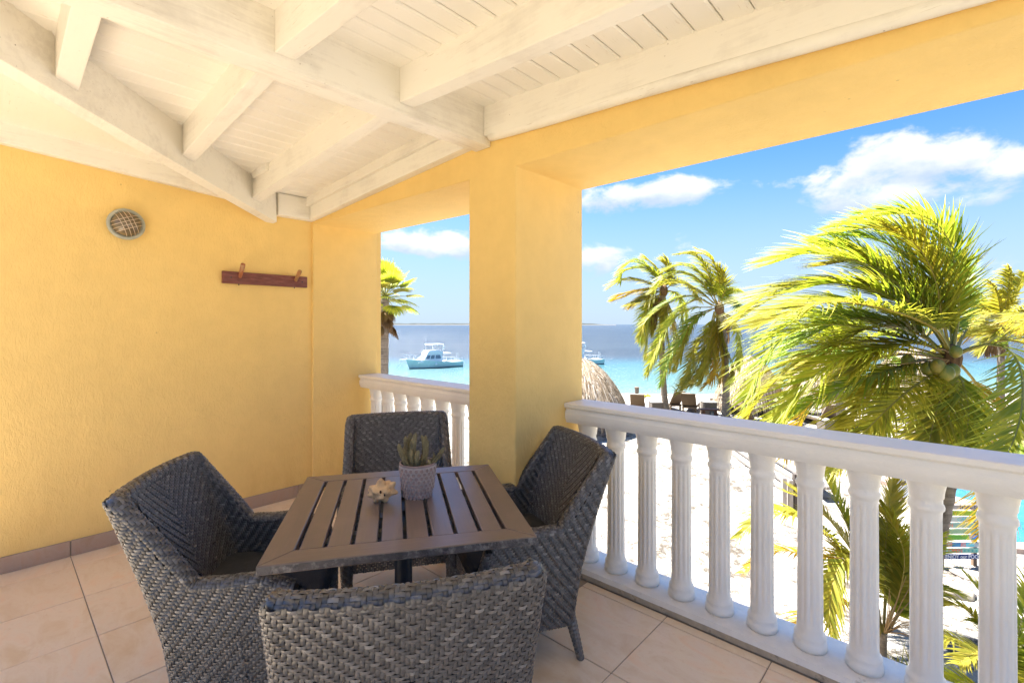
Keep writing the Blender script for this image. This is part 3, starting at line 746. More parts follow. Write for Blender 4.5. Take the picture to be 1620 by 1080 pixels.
for (px, py, dd, r) in STEMS:
    tip = RT * ((px - 661) / SP) + FW * dd * -1 + UP * ((787 - py) / SP)
    base = Vector((tip.x * .38, tip.y * .38, ph - .022)); base = base if base.to_2d().length < .05 else Vector((base.x, base.y, 0)).normalized() * .048 + UP * (ph - .022)
    pts, n6 = [], 12
    sgn_ = random.choice([-1, 1])
    for i in range(15):
        q = i / 14; p = base.lerp(tip, q); out = Vector((tip.x, tip.y, 0)); out = out.normalized() if out.length > .01 else RT
        p = p + out * .012 * math.sin(math.pi * q) + RT * .006 * sgn_ * math.sin(math.pi * q); pts.append(p)
    g = MB(); vs, fs = [], []; t_ = (tip - base).normalized(); x_ = t_.cross(FW).normalized(); y_ = t_.cross(x_)
    for i, p in enumerate(pts):
        q = i / 14; rad_ = r * .82 * (1.12 - .28 * q - .35 * max(0, q - .55)) * (1 if q < .88 else max(.10, 1 - ((q - .88) / .12) ** 2 * .9))
        for j in range(n6):
            a = 2 * math.pi * j / n6; rj = rad_ * (1.12 if j % 2 == 0 else .84) * (1.07 if (i + j) % 2 else .95)
            vs.append(p + (x_ * math.cos(a) + y_ * math.sin(a)) * rj)
    fs = [(i * n6 + j, i * n6 + (j + 1) % n6, (i + 1) * n6 + (j + 1) % n6, (i + 1) * n6 + j) for i in range(14) for j in range(n6)] + [tuple(range(14 * n6, 15 * n6))]
    g.add(vs, fs); g.build('stem', m_stem, pot)

# ---------------------------------------------------------------- conch shell
m_shell = M('bleached_conch', (.62, .40, .20), .6, .25, 22, .5, 90, dirt=(.36, .20, .10), dscale=30, dlo=.54, dhi=.74)
m_hole = M('painted_hole_shade', (.03, .018, .012), .9)  # near-black blobs stand in for the shade inside the holes
sp = at(606, 793, 1.80); sp.z = H
sh = thing('conch_shell', 'knobbly cream conch shell lying on the slatted table', 'shell', sp, YAW)
bm = bmesh.new(); bmesh.ops.create_icosphere(bm, subdivisions=5, radius=1)
spk = []
for (px, py, dep, k_) in [(603, 752, .0, 1.35), (622, 760, .2, 1.25), (587, 763, -.2, 1.15), (584, 781, -.3, 1.05), (592, 797, -.5, 1.0), (613, 795, -.4, .7), (629, 778, .1, 1.0), (595, 770, -.8, .75), (606, 785, -1, .5), (618, 772, -.8, .55), (597, 757, .5, 1.0), (612, 760, .7, 1.0), (578, 772, .2, .9)]:
    d = Vector(((px - 606), dep * 20, -(py - 775))).normalized(); spk.append((d, k_))
for v in bm.verts:
    d = v.co.normalized(); r = 1 + .10 * mnoise.noise(d * 2.2) + .05 * mnoise.noise(d * 6) + .025 * mnoise.noise(d * 15)
    for (sd, k_) in spk:
        c_ = max(0, d.dot(sd)); r += .42 * k_ * c_ ** 30 + .20 * k_ * c_ ** 9
    ang = math.atan2(d.z, d.x); r += .035 * math.sin(ang * 2 + d.y * 9)
    v.co = Vector((d.x * .034, d.y * .031, d.z * .0265)) * r
zmin = min(v.co.z for v in bm.verts)
g = MB(); g.addbm(bm, (0, 0, -zmin * .97)); g.build('shell_body', m_shell, sh, smooth=True)
for (x, z, r) in ((.0, .044, .0052), (.015, .033, .004)):
    g = MB(); g.sphere((x, -.0335, z), r, 10, 6, (.8, .5, 1.2)); g.build('hole', m_hole, sh)

# ---------------------------------------------------------------- round bulkhead lamp
m_lampring = M('grey_green_lamp_metal', (.40, .40, .33), .55, .12, 20, .2, 80)
m_wire = M('brass_wire', (.66, .52, .40), .4, .1, metal=.6)
mg, kk, bb = newmat('smoky_amber_glass'); kk.put(bb.inputs['Base Color'], kk.ramp(kk.noise(kk.coords(), 14, 3), [(.3, (.13, .095, .055)), (.7, (.19, .145, .085))])); bb.inputs['Roughness'].default_value = .12; bb.inputs['Coat Weight'].default_value = .5
lp = Vector((XL, .585, 2.04)); la = thing('bulkhead_lamp', 'round caged bulkhead lamp on the yellow side wall', 'wall lamp', lp)
RX = Matrix.Rotation(math.pi / 2, 3, 'Y')     # lathe axis z -> +x
g = MB(); g.lathe([(.085, .0), (.088, .012), (.078, .03)], 40, (0, 0, 0), RX); g.build('base', m_lampring, la, smooth=False); smooth_angle(la.children[0], 35) if la.children else None
g = MB(); g.lathe([(.077, .026), (.094, .026), (.099, .032), (.099, .046), (.094, .052), (.081, .052), (.077, .046)], 48, (0, 0, 0), RX, cap=False); g.build('ring', m_lampring, la, smooth=True)
g = MB(); g.lathe([(.079, .040), (.076, .062), (.064, .084), (.044, .099), (.02, .106), (.001, .107)], 40, (0, 0, 0), RX); g.build('glass_dome', mg, la, smooth=True)
def dome_h(r): return .042 + .071 * math.sqrt(max(0, 1 - (r / .084) ** 2))
for fam in (0, 1):
    for o_ in (-.033, -.011, .011, .033):
        L_ = math.sqrt(.081 ** 2 - o_ ** 2); pts = []
        for q in np.linspace(-L_, L_, 15):
            u_, v_ = (q, o_) if fam == 0 else (o_, q); a = .42
            y_, z_ = u_ * math.cos(a) - v_ * math.sin(a), u_ * math.sin(a) + v_ * math.cos(a)
            pts.append((dome_h(math.hypot(u_, v_)) + .001 + .002 * fam, y_, z_))
        g = MB(); g.tube(pts, .0016, 6); g.build('cage_wire', m_wire, la)

# ---------------------------------------------------------------- coat rack
m_rack = M('dark_red_stained_wood', (.155, .045, .035), .5, .3, 14, .3, 60, stretch=(1, 1, 6), dirt=(.26, .10, .085), dscale=9, dlo=.45, dhi=.7)
m_pegw = M('turned_pale_wood', (.42, .21, .09), .5, .25, 20)
m_pegr = M('worn_red_wood_peg', (.36, .125, .055), .45, .3, 20, dirt=(.5, .36, .22), dscale=14, dlo=.5, dhi=.66)
rk = thing('coat_rack', 'dark red wooden coat rack with two pegs on the yellow wall', 'coat rack', (XL, 1.45, 1.745))
g = MB(); g.box((.014, 0, 0), (.026, .622, .09), .006); g.build('board', m_rack, rk)
for (y, mt, d) in ((-.193, m_pegr, Vector((.78, -.10, .62))), (.218, m_pegw, Vector((.86, -.12, .48)))):
    d.normalize(); p = Vector((.024, y, .012))
    g = MB(); g.tube([p - d * .01, p + d * .03, p + d * .08, p + d * .118, p + d * .128], [.0125, .0135, .015, .0165, .0155], 16); g.build('peg', mt, rk); smooth_angle(rk.children[-1], 40) if rk.children else None
for y in (-.255, .268):
    g = MB(); g.lathe([(.006, 0), (.006, .0015), (.003, .0025)], 12, (.0268, y, 0), RX); g.build('screw', m_leg, rk)
for y in (-.2, .21):
    g = MB(); g.lathe([(.004, 0), (.0045, .008), (.003, .010)], 8, (.016, y, -.055)); g.build('hook_eye', m_leg, rk)
# ================================================================ OUTDOORS: beach, sea, far shore
def cam_xy(r, f): p = RT * r + FW * f; return p.x, p.y
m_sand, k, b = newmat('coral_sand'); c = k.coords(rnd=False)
n1 = k.noise(c, .35, 6, .6); n2 = k.noise(c, 3.0, 6, .65); n3 = k.noise(c, 40, 3, .7)
col = k.ramp(n1, [(.3, (.37, .335, .28)), (.7, (.46, .42, .365))]); col = k.mix(k.maprange(n2, .48, .70, 0, .75), col, (.24, .20, .155)); col = k.mix(k.maprange(n3, .6, .72, 0, .35), col, (.33, .26, .2))
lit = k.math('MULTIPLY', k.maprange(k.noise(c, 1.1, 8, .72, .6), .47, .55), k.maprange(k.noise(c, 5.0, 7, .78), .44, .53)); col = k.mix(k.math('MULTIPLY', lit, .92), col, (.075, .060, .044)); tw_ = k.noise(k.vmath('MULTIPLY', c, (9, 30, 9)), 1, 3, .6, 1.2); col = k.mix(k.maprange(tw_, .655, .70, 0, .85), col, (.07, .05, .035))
k.put(b.inputs['Base Color'], col); b.inputs['Roughness'].default_value = .95; b.inputs['Specular IOR Level'].default_value = .15
k.put(b.inputs['Normal'], k.bump(k.math('ADD', k.noise(c, 2.2, 5, .6), k.math('MULTIPLY', k.noise(c, 9, 5, .7), .45)), 1.0, .16))
m_seabed = M('pale_wet_sand', (.50, .43, .34), .8, .1, 1)
# beach: near part is a fine, gently uneven grid, the rest one wide sheet
g = MB(); fs_, rs_ = list(np.linspace(1.5, 31.2, 100)), list(np.linspace(-14, 34, 150)); vs = []
for f in fs_:
    for r in rs_:
        e = min(1, (f - 1.5) / 1.5, (31.2 - f) / 2, (r + 14) / 2, (34 - r) / 2)
        z = GZ + max(0, e) * (.05 * mnoise.noise(Vector((r * .35, f * .35, 1))) + .035 * mnoise.noise(Vector((r * 1.3, f * 1.3, 4))) + .012 * mnoise.noise(Vector((r * 3.7, f * 3.7, 9))))
        x, y = cam_xy(r, f); vs.append((x, y, z))
nr = len(rs_)
g.add(vs, [(i * nr + j, i * nr + j + 1, (i + 1) * nr + j + 1, (i + 1) * nr + j) for i in range(len(fs_) - 1) for j in range(nr - 1)])
def sheet(g, r0, r1, f0, f1, z): g.add([(*cam_xy(r0, f0), z), (*cam_xy(r1, f0), z), (*cam_xy(r1, f1), z), (*cam_xy(r0, f1), z)], [(0, 1, 2, 3)])
sheet(g, -9000, 9000, -9000, 1.5, GZ); sheet(g, -9000, -14, 1.5, 31.2, GZ); sheet(g, 34, 9000, 1.5, 31.2, GZ)
n0 = len(g.v); prof = [(31.2, GZ), (32.2, GZ - .12), (34.5, GZ - .8), (38, SEAZ - .1), (46, SEAZ - .7)]
xs_ = [-9000] + list(np.linspace(-60, 80, 90)) + [9000]
vs = []
for (f, z) in prof:
    for r in xs_:
        w = 0 if f == 31.2 else .5 * mnoise.noise(Vector((r * .12, f, 0))); x, y = cam_xy(r, f + w); vs.append((x, y, z))
q = len(xs_); g.add(vs, [(i * q + j, i * q + j + 1, (i + 1) * q + j + 1, (i + 1) * q + j) for i in range(len(prof) - 1) for j in range(q - 1)])
gg = MB(); gg.add([(-400, -400, GZ + .03), (400, -400, GZ + .03), (400, 2.1, GZ + .03), (-400, 2.1, GZ + .03)], [(0, 1, 2, 3)]); og = gg.build('unseen_dark_ground', M('unseen_dark_earth', (.15, .13, .085), .95, .3, .6, dirt=(.08, .11, .04), dscale=.5)); og['kind'] = 'structure'  # unseen dark ground behind the house, added to cut the sand's bounce light
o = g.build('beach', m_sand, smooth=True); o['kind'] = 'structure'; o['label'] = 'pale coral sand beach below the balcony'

# sea: turquoise over the sandy shallows, slate blue where it drops off
m_sea, k, b = newmat('tropical_sea'); c = k.new('ShaderNodeTexCoord').outputs['Object']
sx = k.new('ShaderNodeSeparateXYZ'); k.put(sx.inputs[0], c)
wob = k.math('MULTIPLY', k.math('SUBTRACT', k.noise(k.vmath('MULTIPLY', c, (.02, .05, 1)), 1, 4), .5), 26)
dist = k.math('ADD', sx.outputs[1], wob)
pat = k.noise(k.vmath('MULTIPLY', c, (.016, .10, 1)), 1, 5, .6)
shal = k.ramp(k.maprange(dist, 36, 92), [(0, (.14, .19, .165)), (.35, (.08, .155, .148)), (.68, (.042, .115, .135)), (1, (.032, .06, .09))])
deep = k.mix(k.maprange(pat, .4, .66), (.022, .031, .042), (.038, .050, .060))
k.put(b.inputs['Base Color'], k.mix(k.maprange(dist, 78, 104, 0, 1, True), shal, deep))
b.inputs['Roughness'].default_value = .22; b.inputs['Specular IOR Level'].default_value = .32; b.inputs['IOR'].default_value = 1.33
w1 = k.noise(k.vmath('MULTIPLY', c, (.45, 1.1, 1)), 1, 6, .62, .3); w2_ = k.noise(k.vmath('MULTIPLY', c, (2.4, 5.5, 1)), 1, 4, .6)
k.put(b.inputs['Normal'], k.bump(k.math('ADD', w1, k.math('MULTIPLY', w2_, .30)), .9, .8))
g = MB(); g.add([(-20000, 30, 0), (20000, 30, 0), (20000, 25000, 0), (-20000, 25000, 0)], [(0, 1, 2, 3)])
sea = g.build('sea', m_sea); sea.location = (0, 0, SEAZ); sea.rotation_euler = (0, 0, YAW); sea['kind'] = 'structure'; sea['label'] = 'calm sea, turquoise near the beach and slate blue farther out'

# low scrubby cay on the horizon
m_cay = M('far_scrub', (.022, .028, .024), .9, .3, .02, dirt=(.045, .046, .04), dscale=.01, dlo=.5, dhi=.7)
m_cays = M('far_beach', (.12, .11, .10), .9)
g = MB(); D = 3600; N_ = 260; vs = []
for i in range(N_ + 1):
    px = 560 + (975 - 560) * i / N_; r = (px - 810) / FPX * D
    e = min(1, i / 12, (N_ - i) / 30)
    h = (1.5 + e * (13 + 5 * mnoise.noise(Vector((i * .09, 0, 0))) + 4.5 * abs(mnoise.noise(Vector((i * .7, 3, 0))))))
    for (df, hh) in ((0, -1), (6, 2.2), (12, 3.2), (40, h * .8), (90, h), (200, h * .6), (300, -1)):
        x, y = cam_xy(r, D + df); vs.append((x, y, SEAZ + hh))
g.add(vs, [(i * 7 + j, i * 7 + j + 1, i * 7 + 8 + j, i * 7 + 7 + j) for i in range(N_) for j in range(6)])
o = g.build('island', [m_cay, m_cays], smooth=False); o['kind'] = 'structure'; o['label'] = 'low scrub-covered island along the horizon'
for p in o.data.polygons:
    if p.index % 6 < 2: p.material_index = 1

# ================================================================ PALMS
def leaf_mat(name, stops, trans, tw=.5):
    m, k, b = newmat(name); out = m.node_tree.nodes['Material Output']
    rnd = k.new('ShaderNodeNewGeometry').outputs['Random Per Island']
    oi = k.new('ShaderNodeObjectInfo').outputs['Random']
    f = k.math('ADD', k.math('MULTIPLY', rnd, .75), k.math('MULTIPLY', oi, .25))
    col = k.ramp(f, stops)
    col = k.mix(k.maprange(k.noise(k.coords(), 3.5, 4), .45, .7, 0, .4), col, stops[-1][1])
    k.put(b.inputs['Base Color'], col); b.inputs['Roughness'].default_value = .48; b.inputs['Specular IOR Level'].default_value = .35
    tr = k.new('ShaderNodeBsdfTranslucent'); k.put(tr.inputs[0], k.mix(1.0, col, trans, 'MULTIPLY'))
    mx = k.new('ShaderNodeMixShader'); mx.inputs[0].default_value = tw; k.l.new(b.outputs[0], mx.inputs[1]); k.l.new(tr.outputs[0], mx.inputs[2]); k.l.new(mx.outputs[0], out.inputs[0]); return m
m_green = leaf_mat('coconut_leaf_green', [(0, (0.146, 0.216, 0.018)), (.4, (0.264, 0.319, 0.029)), (.75, (0.392, 0.411, 0.042)), (1, (0.529, 0.486, 0.087))], (1.6, 1.5, .9))
m_dark = leaf_mat('coconut_leaf_deep_green', [(0, (0.102, 0.181, 0.021)), (.5, (0.202, 0.302, 0.029)), (1, (0.381, 0.449, 0.056))], (1.4, 1.4, .9), .35)
m_lime = leaf_mat('palm_leaf_yellow_green', [(0, (0.196, 0.222, 0.023)), (.5, (0.311, 0.293, 0.034)), (1, (0.434, 0.360, 0.060))], (1.4, 1.35, .8))
m_yel = leaf_mat('palm_leaf_yellow', [(0, (0.279, 0.231, 0.018)), (.5, (0.392, 0.281, 0.021)), (1, (0.435, 0.275, 0.035))], (1.3, 1.2, .7))
m_dead = leaf_mat('dry_palm_leaf', [(0, (0.112, 0.058, 0.020)), (.5, (0.185, 0.106, 0.039)), (1, (0.269, 0.174, 0.078))], (1.2, 1, .7), .25)
m_rach = M('yellow_green_leaf_stalk', (.26, .25, .055), .45, .2, 8)
m_rachy = M('golden_leaf_stalk', (.36, .28, .06), .45, .2, 8)
m_rachd = M('dry_leaf_stalk', (.32, .2, .09), .7, .2, 8)
m_trunk, k, b = newmat('palm_bark'); c = k.coords(rnd=False)
ring = k.noise(k.vmath('MULTIPLY', c, (1.2, 1.2, 13)), 1.4, 5, .65, .3)
k.put(b.inputs['Base Color'], k.mix(k.maprange(k.noise(c, 7, 6, .7), .5, .66, 0, .7), k.ramp(ring, [(.3, (.16, .125, .09)), (.55, (.29, .235, .18)), (.75, (.38, .325, .26))]), (.10, .075, .055)))
b.inputs['Roughness'].default_value = .9; k.put(b.inputs['Normal'], k.bump(ring, .8, .03))
m_fibre = M('brown_palm_fibre', (.17, .095, .045), .95, .4, 20, .8, 60, stretch=(1, 1, .2))
m_coco = M('green_yellow_coconut', (.20, .22, .04), .4, .25, 6, dirt=(.42, .30, .06), dscale=5, dlo=.5, dhi=.7)
WIND = -RT                                                     # trade wind blowing to the left as seen from the balcony
def catmull(P, n):
    P = [Vector(p) for p in P]; P = [2 * P[0] - P[1]] + P + [2 * P[-1] - P[-2]]; out = []; L = len(P) - 3
    for i in range(n + 1):
        u = i / n * L; j = min(int(u), L - 1); t = u - j; a, b_, c_, d = P[j:j + 4]
        out.append(.5 * ((2 * b_) + (c_ - a) * t + (2 * a - 5 * b_ + 4 * c_ - d) * t * t + (-a + 3 * b_ - 3 * c_ + d) * t ** 3))
    return out
def frond(parent, pts, mats, leaf=.75, npair=55, width=.035, wind=.55, grav=.55, start=.12, rr=.022, droop=1.0, seg=4, fwd=38, vee=.14, jit=.12, name='frond', torn=.04, bare=None):
    R_ = catmull(pts, 40); nR = len(R_) - 1
    cum = [0]
    for i in range(nR): cum.append(cum[-1] + (R_[i + 1] - R_[i]).length)
    Ltot = cum[-1]
    def samp(t):
        s = t * Ltot; i = 0
        lo, hi = 0, nR
        while hi - lo > 1:
            m_ = (lo + hi) // 2
            if cum[m_] <= s: lo = m_
            else: hi = m_
        q = (s - cum[lo]) / max(1e-6, cum[lo + 1] - cum[lo]); return R_[lo].lerp(R_[lo + 1], q), (R_[lo + 1] - R_[lo]).normalized()
    g = MB(); rN = 14; g.m = 1
    rp = [samp(i / rN * .985)[0] for i in range(rN + 1)]
    g.tube(rp, [rr * (1.5 if i == 0 else 1) * (1 - .86 * i / rN) for i in range(rN + 1)], 5, squash=.7)
    g.m = 0
    V, Fc = [], []
    for i in range(npair):
        t = start + (1 - start) * (i + .5) / npair
        p, T = samp(min(.995, t)); Nn = UP - T * T.z - WIND * .35; Nn = Nn - T * Nn.dot(T)
        if Nn.length < .05: continue
        Nn.normalize(); S = T.cross(Nn)
        tt = (t - start) / (1 - start)
        ll = leaf * (.50 + .5 * math.sin(math.pi * min(1, tt * 1.35 + .12)) if tt < .6 else 1.0 - .72 * ((tt - .6) / .4) ** 1.3)
        al = rad(fwd + 30 * tt)
        for sg in (1, -1):
            if random.random() < torn: continue
            a = al + random.uniform(-jit, jit)
            d = (S * sg * math.cos(a) + T * math.sin(a) + Nn * (vee + random.uniform(-.1, .1))).normalized()
            L = ll * random.uniform(.82, 1.1); st = L / seg; c_ = p + d * .004; wv = T - d * T.dot(d)
            wv = wv.normalized() if wv.length > .05 else Nn
            wv = (wv + Nn * random.uniform(-.5, .5) * 1.0).normalized(); o = len(V)
            wj = wind * random.uniform(.7, 1.35); gj = grav * random.uniform(.7, 1.3) * droop
            for q in range(seg + 1):
                u = q / seg; w = width * (.55 + .45 * math.sin(math.pi * min(1, u * 1.6 + .1))) * (1 - u ** 2.2 * .93) * .5
                V += [c_ + wv * w, c_ - wv * w]
                if q < seg:
                    d = (d + (WIND * wj + Vector((0, 0, -1)) * gj * (.6 + .8 * u)) * (1.6 / seg)).normalized()
                    c_ = c_ + d * st; wv = (wv - d * wv.dot(d)); wv = wv.normalized() if wv.length > .01 else Nn
            for q in range(seg): Fc.append((o + 2 * q, o + 2 * q + 1, o + 2 * q + 3, o + 2 * q + 2))
    g.add(V, Fc)
    return g.build(name, mats, parent, True, fix=False)
def auto_frond_pts(base, az, elv, L, bend=.9, windk=.5, n=9):
    d = Vector((math.cos(az) * math.cos(elv), math.sin(az) * math.cos(elv), math.sin(elv))); p = Vector(base); out = [p.copy()]
    for i in range(n):
        u = (i + 1) / n
        d = (d + (Vector((0, 0, -1)) * bend + WIND * windk) * (u * 1.5 / n)).normalized(); p = p + d * L / n; out.append(p.copy())
    return out
def trunk(parent, pts, r0, r1, name='trunk', n=12):
    P = catmull(pts, 34); g = MB(); rr = []
    for i in range(35):
        u = i / 34; rr.append((r0 + (r1 - r0) * u) * (1.06 if i % 2 else .97) + (.05 * max(0, 1 - u * 10)) * (r0 / .15))
    g.tube(P, rr, n); return g.build(name, m_trunk, parent, True, smooth=True)
def crown_core(parent, c, r):
    g = MB(); g.sphere(c, r, 10, 8, (1, 1, 1.5)); o = g.build('crown_fibre', m_fibre, parent, True)
    g = MB(); V, Fc = [], []
    for i in range(26):
        a = random.random() * 6.28; d = Vector((math.cos(a), math.sin(a), random.uniform(-.5, .9))).normalized(); L = r * random.uniform(1.6, 3.4); w = UP.cross(d).normalized() * r * .09; p = Vector(c)
        V += [p + w, p - w, p + d * L + Vector((0, 0, -.15 * L))]; Fc.append((3 * i, 3 * i + 1, 3 * i + 2))
    g.add(V, Fc); g.build('dry_sheath', m_fibre, parent, True, fix=False)['kind'] = 'stuff'

# ---- the big coconut palm close to the balcony
DM = 7.0
base = gat(1464, DM); crown = at(1503, 566, DM)
pm = thing('coconut_palm', 'large windblown coconut palm with green coconuts just beyond the balustrade', 'palm tree', base, group='coconut palms on the beach')
trunk(pm, [base, gat(1478, DM, -1.9), gat(1498, DM, -.9), gat(1509, DM, 0), crown - UP * .05], .125, .10, n=16)
crown_core(pm, crown, .14)
def P3(seq, d0=0, d1=0):           # seq of photo points; depth runs from DM+d0.. to DM+d1
    n = len(seq) - 1; return [at(x, y, DM + d0 * .3 + (d1 - d0 * .3) * i / n) for i, (x, y) in enumerate(seq)]
big = [
 ([(1503, 556), (1492, 507), (1488, 470), (1476, 432), (1455, 389), (1422, 363), (1370, 351), (1312, 360)], .9, m_green, .8, .62, .35),
 ([(1508, 552), (1517, 500), (1517, 456), (1514, 411), (1496, 370), (1467, 343), (1422, 333), (1356, 338)], .3, m_dark, .66, .5, .3),
 ([(1503, 558), (1476, 507), (1430, 459), (1393, 430), (1356, 409), (1293, 396), (1205, 414)], .7, m_green, .95, .6, .45),
 ([(1503, 560), (1485, 522), (1441, 500), (1385, 483), (1330, 474), (1267, 478), (1195, 506)], -.8, m_green, .95, .5, .55),
 ([(1500, 556), (1459, 492), (1407, 462), (1348, 447), (1285, 446), (1215, 465), (1160, 510)], .2, m_lime, .9, .6, .5),
 ([(1503, 562), (1452, 540), (1392, 524), (1322, 513), (1255, 524), (1211, 567), (1180, 630)], -.3, m_green, .9, .5, .6),
 ([(1500, 566), (1440, 548), (1370, 540), (1300, 552), (1240, 590), (1195, 640), (1168, 692)], .5, m_lime, .85, .5, .6),
 ([(1496, 572), (1474, 592), (1441, 615), (1407, 644), (1359, 693), (1318, 745)], -1.1, m_lime, .75, .35, .55),
 ([(1498, 572), (1437, 578), (1396, 588), (1322, 618), (1262, 648), (1222, 676)], -.3, m_dark, .70, .35, .85),
 ([(1512, 560), (1545, 547), (1578, 545), (1603, 560), (1617, 596), (1616, 652), (1600, 705), (1572, 752)], -1.5, m_green, 1.0, .75, .45),
 ([(1512, 562), (1548, 548), (1585, 538), (1625, 545), (1665, 575), (1690, 640)], -.6, m_lime, .95, .75, .5),
 ([(1506, 556), (1502, 490), (1500, 440), (1492, 412), (1480, 396)], .3, m_green, .42, .5, .1),
 ([(1508, 556), (1512, 500), (1520, 450), (1524, 430), (1528, 412)], .8, m_dark, .42, .35, .25),
 ([(1500, 564), (1450, 520), (1400, 505), (1345, 505), (1290, 520), (1235, 560)], 1.2, m_dark, .9, .6, .55),
 ([(1500, 560), (1465, 500), (1440, 455), (1400, 420), (1350, 395), (1290, 385)], 1.3, m_dark, .95, .62, .4),
 ([(1500, 558), (1480, 490), (1462, 440), (1430, 400), (1385, 378), (1330, 372)], 1.0, m_dark, .95, .65, .35),
 ([(1498, 566), (1430, 560), (1365, 575), (1310, 610), (1265, 665), (1240, 720)], 1.0, m_yel, .8, .4, .6),
 ([(1505, 572), (1490, 610), (1470, 650), (1455, 700), (1450, 760)], .9, m_lime, .7, .5, .7),
 ([(1512, 570), (1540, 600), (1562, 650), (1572, 710), (1570, 780), (1556, 850)], .4, m_yel, .8, .7, .45),
 ([(1510, 560), (1530, 520), (1556, 500), (1590, 500), (1630, 520)], 1.2, m_lime, .7, .8, .4),
 ([(1500, 562), (1462, 545), (1420, 545), (1380, 560), (1345, 590)], -.5, m_lime, .9, .5, .7),
 ([(1500, 575), (1494, 612), (1478, 662), (1466, 722)], -.8, m_lime, .7, .5, .6),
 ([(1506, 575), (1522, 606), (1532, 652), (1526, 705)], -.8, m_green, .75, .6, .5),
 ([(1502, 560), (1470, 515), (1425, 480), (1375, 458), (1315, 448), (1250, 462)], -.3, m_green, 1.0, .6, .5),
 ([(1502, 560), (1480, 512), (1450, 468), (1412, 432), (1365, 412), (1300, 420)], .4, m_lime, 1.0, .65, .45),
 ([(1500, 565), (1445, 532), (1385, 512), (1320, 498), (1262, 505), (1208, 545)], .9, m_green, 1.0, .55, .6),
 ([(1500, 566), (1440, 555), (1380, 552), (1315, 575), (1262, 620), (1232, 668)], -.6, m_green, .95, .5, .6),
 ([(1503, 556), (1490, 500), (1482, 450), (1466, 410), (1440, 378), (1400, 360)], -.3, m_lime, .95, .6, .35),
 ([(1498, 568), (1450, 570), (1405, 590), (1362, 630), (1335, 680)], -.2, m_lime, .85, .45, .7),
 ([(1500, 562), (1455, 530), (1410, 516), (1350, 528), (1290, 575), (1255, 625)], .3, m_lime, .95, .5, .65),
 ([(1499, 570), (1462, 575), (1425, 600), (1400, 640), (1385, 690)], .6, m_green, .7, .45, .75)]
random.seed(77)
big += [([sq[0]] + [(x + random.uniform(-14, 14) * (q + 1) / len(sq), y + random.uniform(-4, 16) * (q + 1) / len(sq)) for q, (x, y) in enumerate(sq[1:])], dd + random.uniform(-.9, .9), random.choice([mt, m_lime, m_green]), lf, wd, gr) for (sq, dd, mt, lf, wd, gr) in big[:5] + big[13:15]]
for (seq, dd, mt, lf, wd, gr) in big:
    frond(pm, P3(seq, 0, dd), [mt, m_rachy if mt in (m_yel, m_lime) else m_rach], leaf=lf * 1.12, npair=74, width=.034, wind=wd * .42, grav=gr * .34, start=.15, rr=.026, torn=.06, jit=.22)
for (px, py, r, dd) in ((1468, 583, .085, -.25), (1436, 570, .08, -.1), (1440, 586, .075, 0), (1483, 580, .09, -.35), (1497, 590, .095, -.4), (1507, 586, .085, -.3), (1490, 596, .08, -.2), (1512, 556, .075, -.3)):
    g = MB(); g.sphere(at(px, py, DM + dd), r, 14, 10, (1, 1, 1.2)); g.build('coconut', m_coco, pm, True, smooth=True)
for (a_, b_) in (((1500, 570), (1405, 557)), ((1498, 572), (1425, 576)), ((1506, 560), (1480, 552))):
    g = MB(); g.tube([at(*a_, DM - .1), at((a_[0] + b_[0]) / 2, (a_[1] + b_[1]) / 2 - 3, DM - .25), at(*b_, DM - .4)], [.016, .011, .005], 6); g.build('flower_stalk', m_rachd, pm, True)

# ---- palms farther down the beach
def far_palm(px_base, d, px_top, py_top, r, nf, L, label, mats, seed, lean=0, wind=1.25, leaf=1.0, dead=3, np_=46, wid=.08):
    random.seed(seed); b0 = gat(px_base, d); ct = at(px_top, py_top, d)
    t = thing('coconut_palm', label, 'palm tree', b0, group='coconut palms on the beach')
    trunk(t, [b0, b0.lerp(ct, .35) + RT * lean, b0.lerp(ct, .7) + RT * lean * 1.1, ct], r, r * .72)
    crown_core(t, ct, r * 1.25)
    for i in range(nf):
        az = 2.399 * i + random.uniform(-.25, .25); q = (i + .5) / nf
        elv = rad(82 - 105 * q ** .9 + random.uniform(-6, 6))
        mt = mats[min(len(mats) - 1, int(q * len(mats) + random.uniform(-.5, .5)))] if q > .12 else mats[0]
        frond(t, auto_frond_pts(ct, az, elv, L * random.uniform(.8, 1.1), .75 + .5 * q, wind), [mt, m_rachy], leaf=leaf, npair=np_, width=wid, wind=.8, grav=.7, start=.14, rr=.03, seg=3, torn=.03)
    for i in range(dead):
        az = random.random() * 6.28
        frond(t, auto_frond_pts(ct - UP * .15, az, rad(-45), L * .55, 1.4, .2), [m_dead, m_rachd], leaf=leaf * .5, npair=18, width=wid, wind=.1, grav=1.0, start=.2, rr=.025, seg=3, torn=.2)
    random.seed(seed + 1); return t
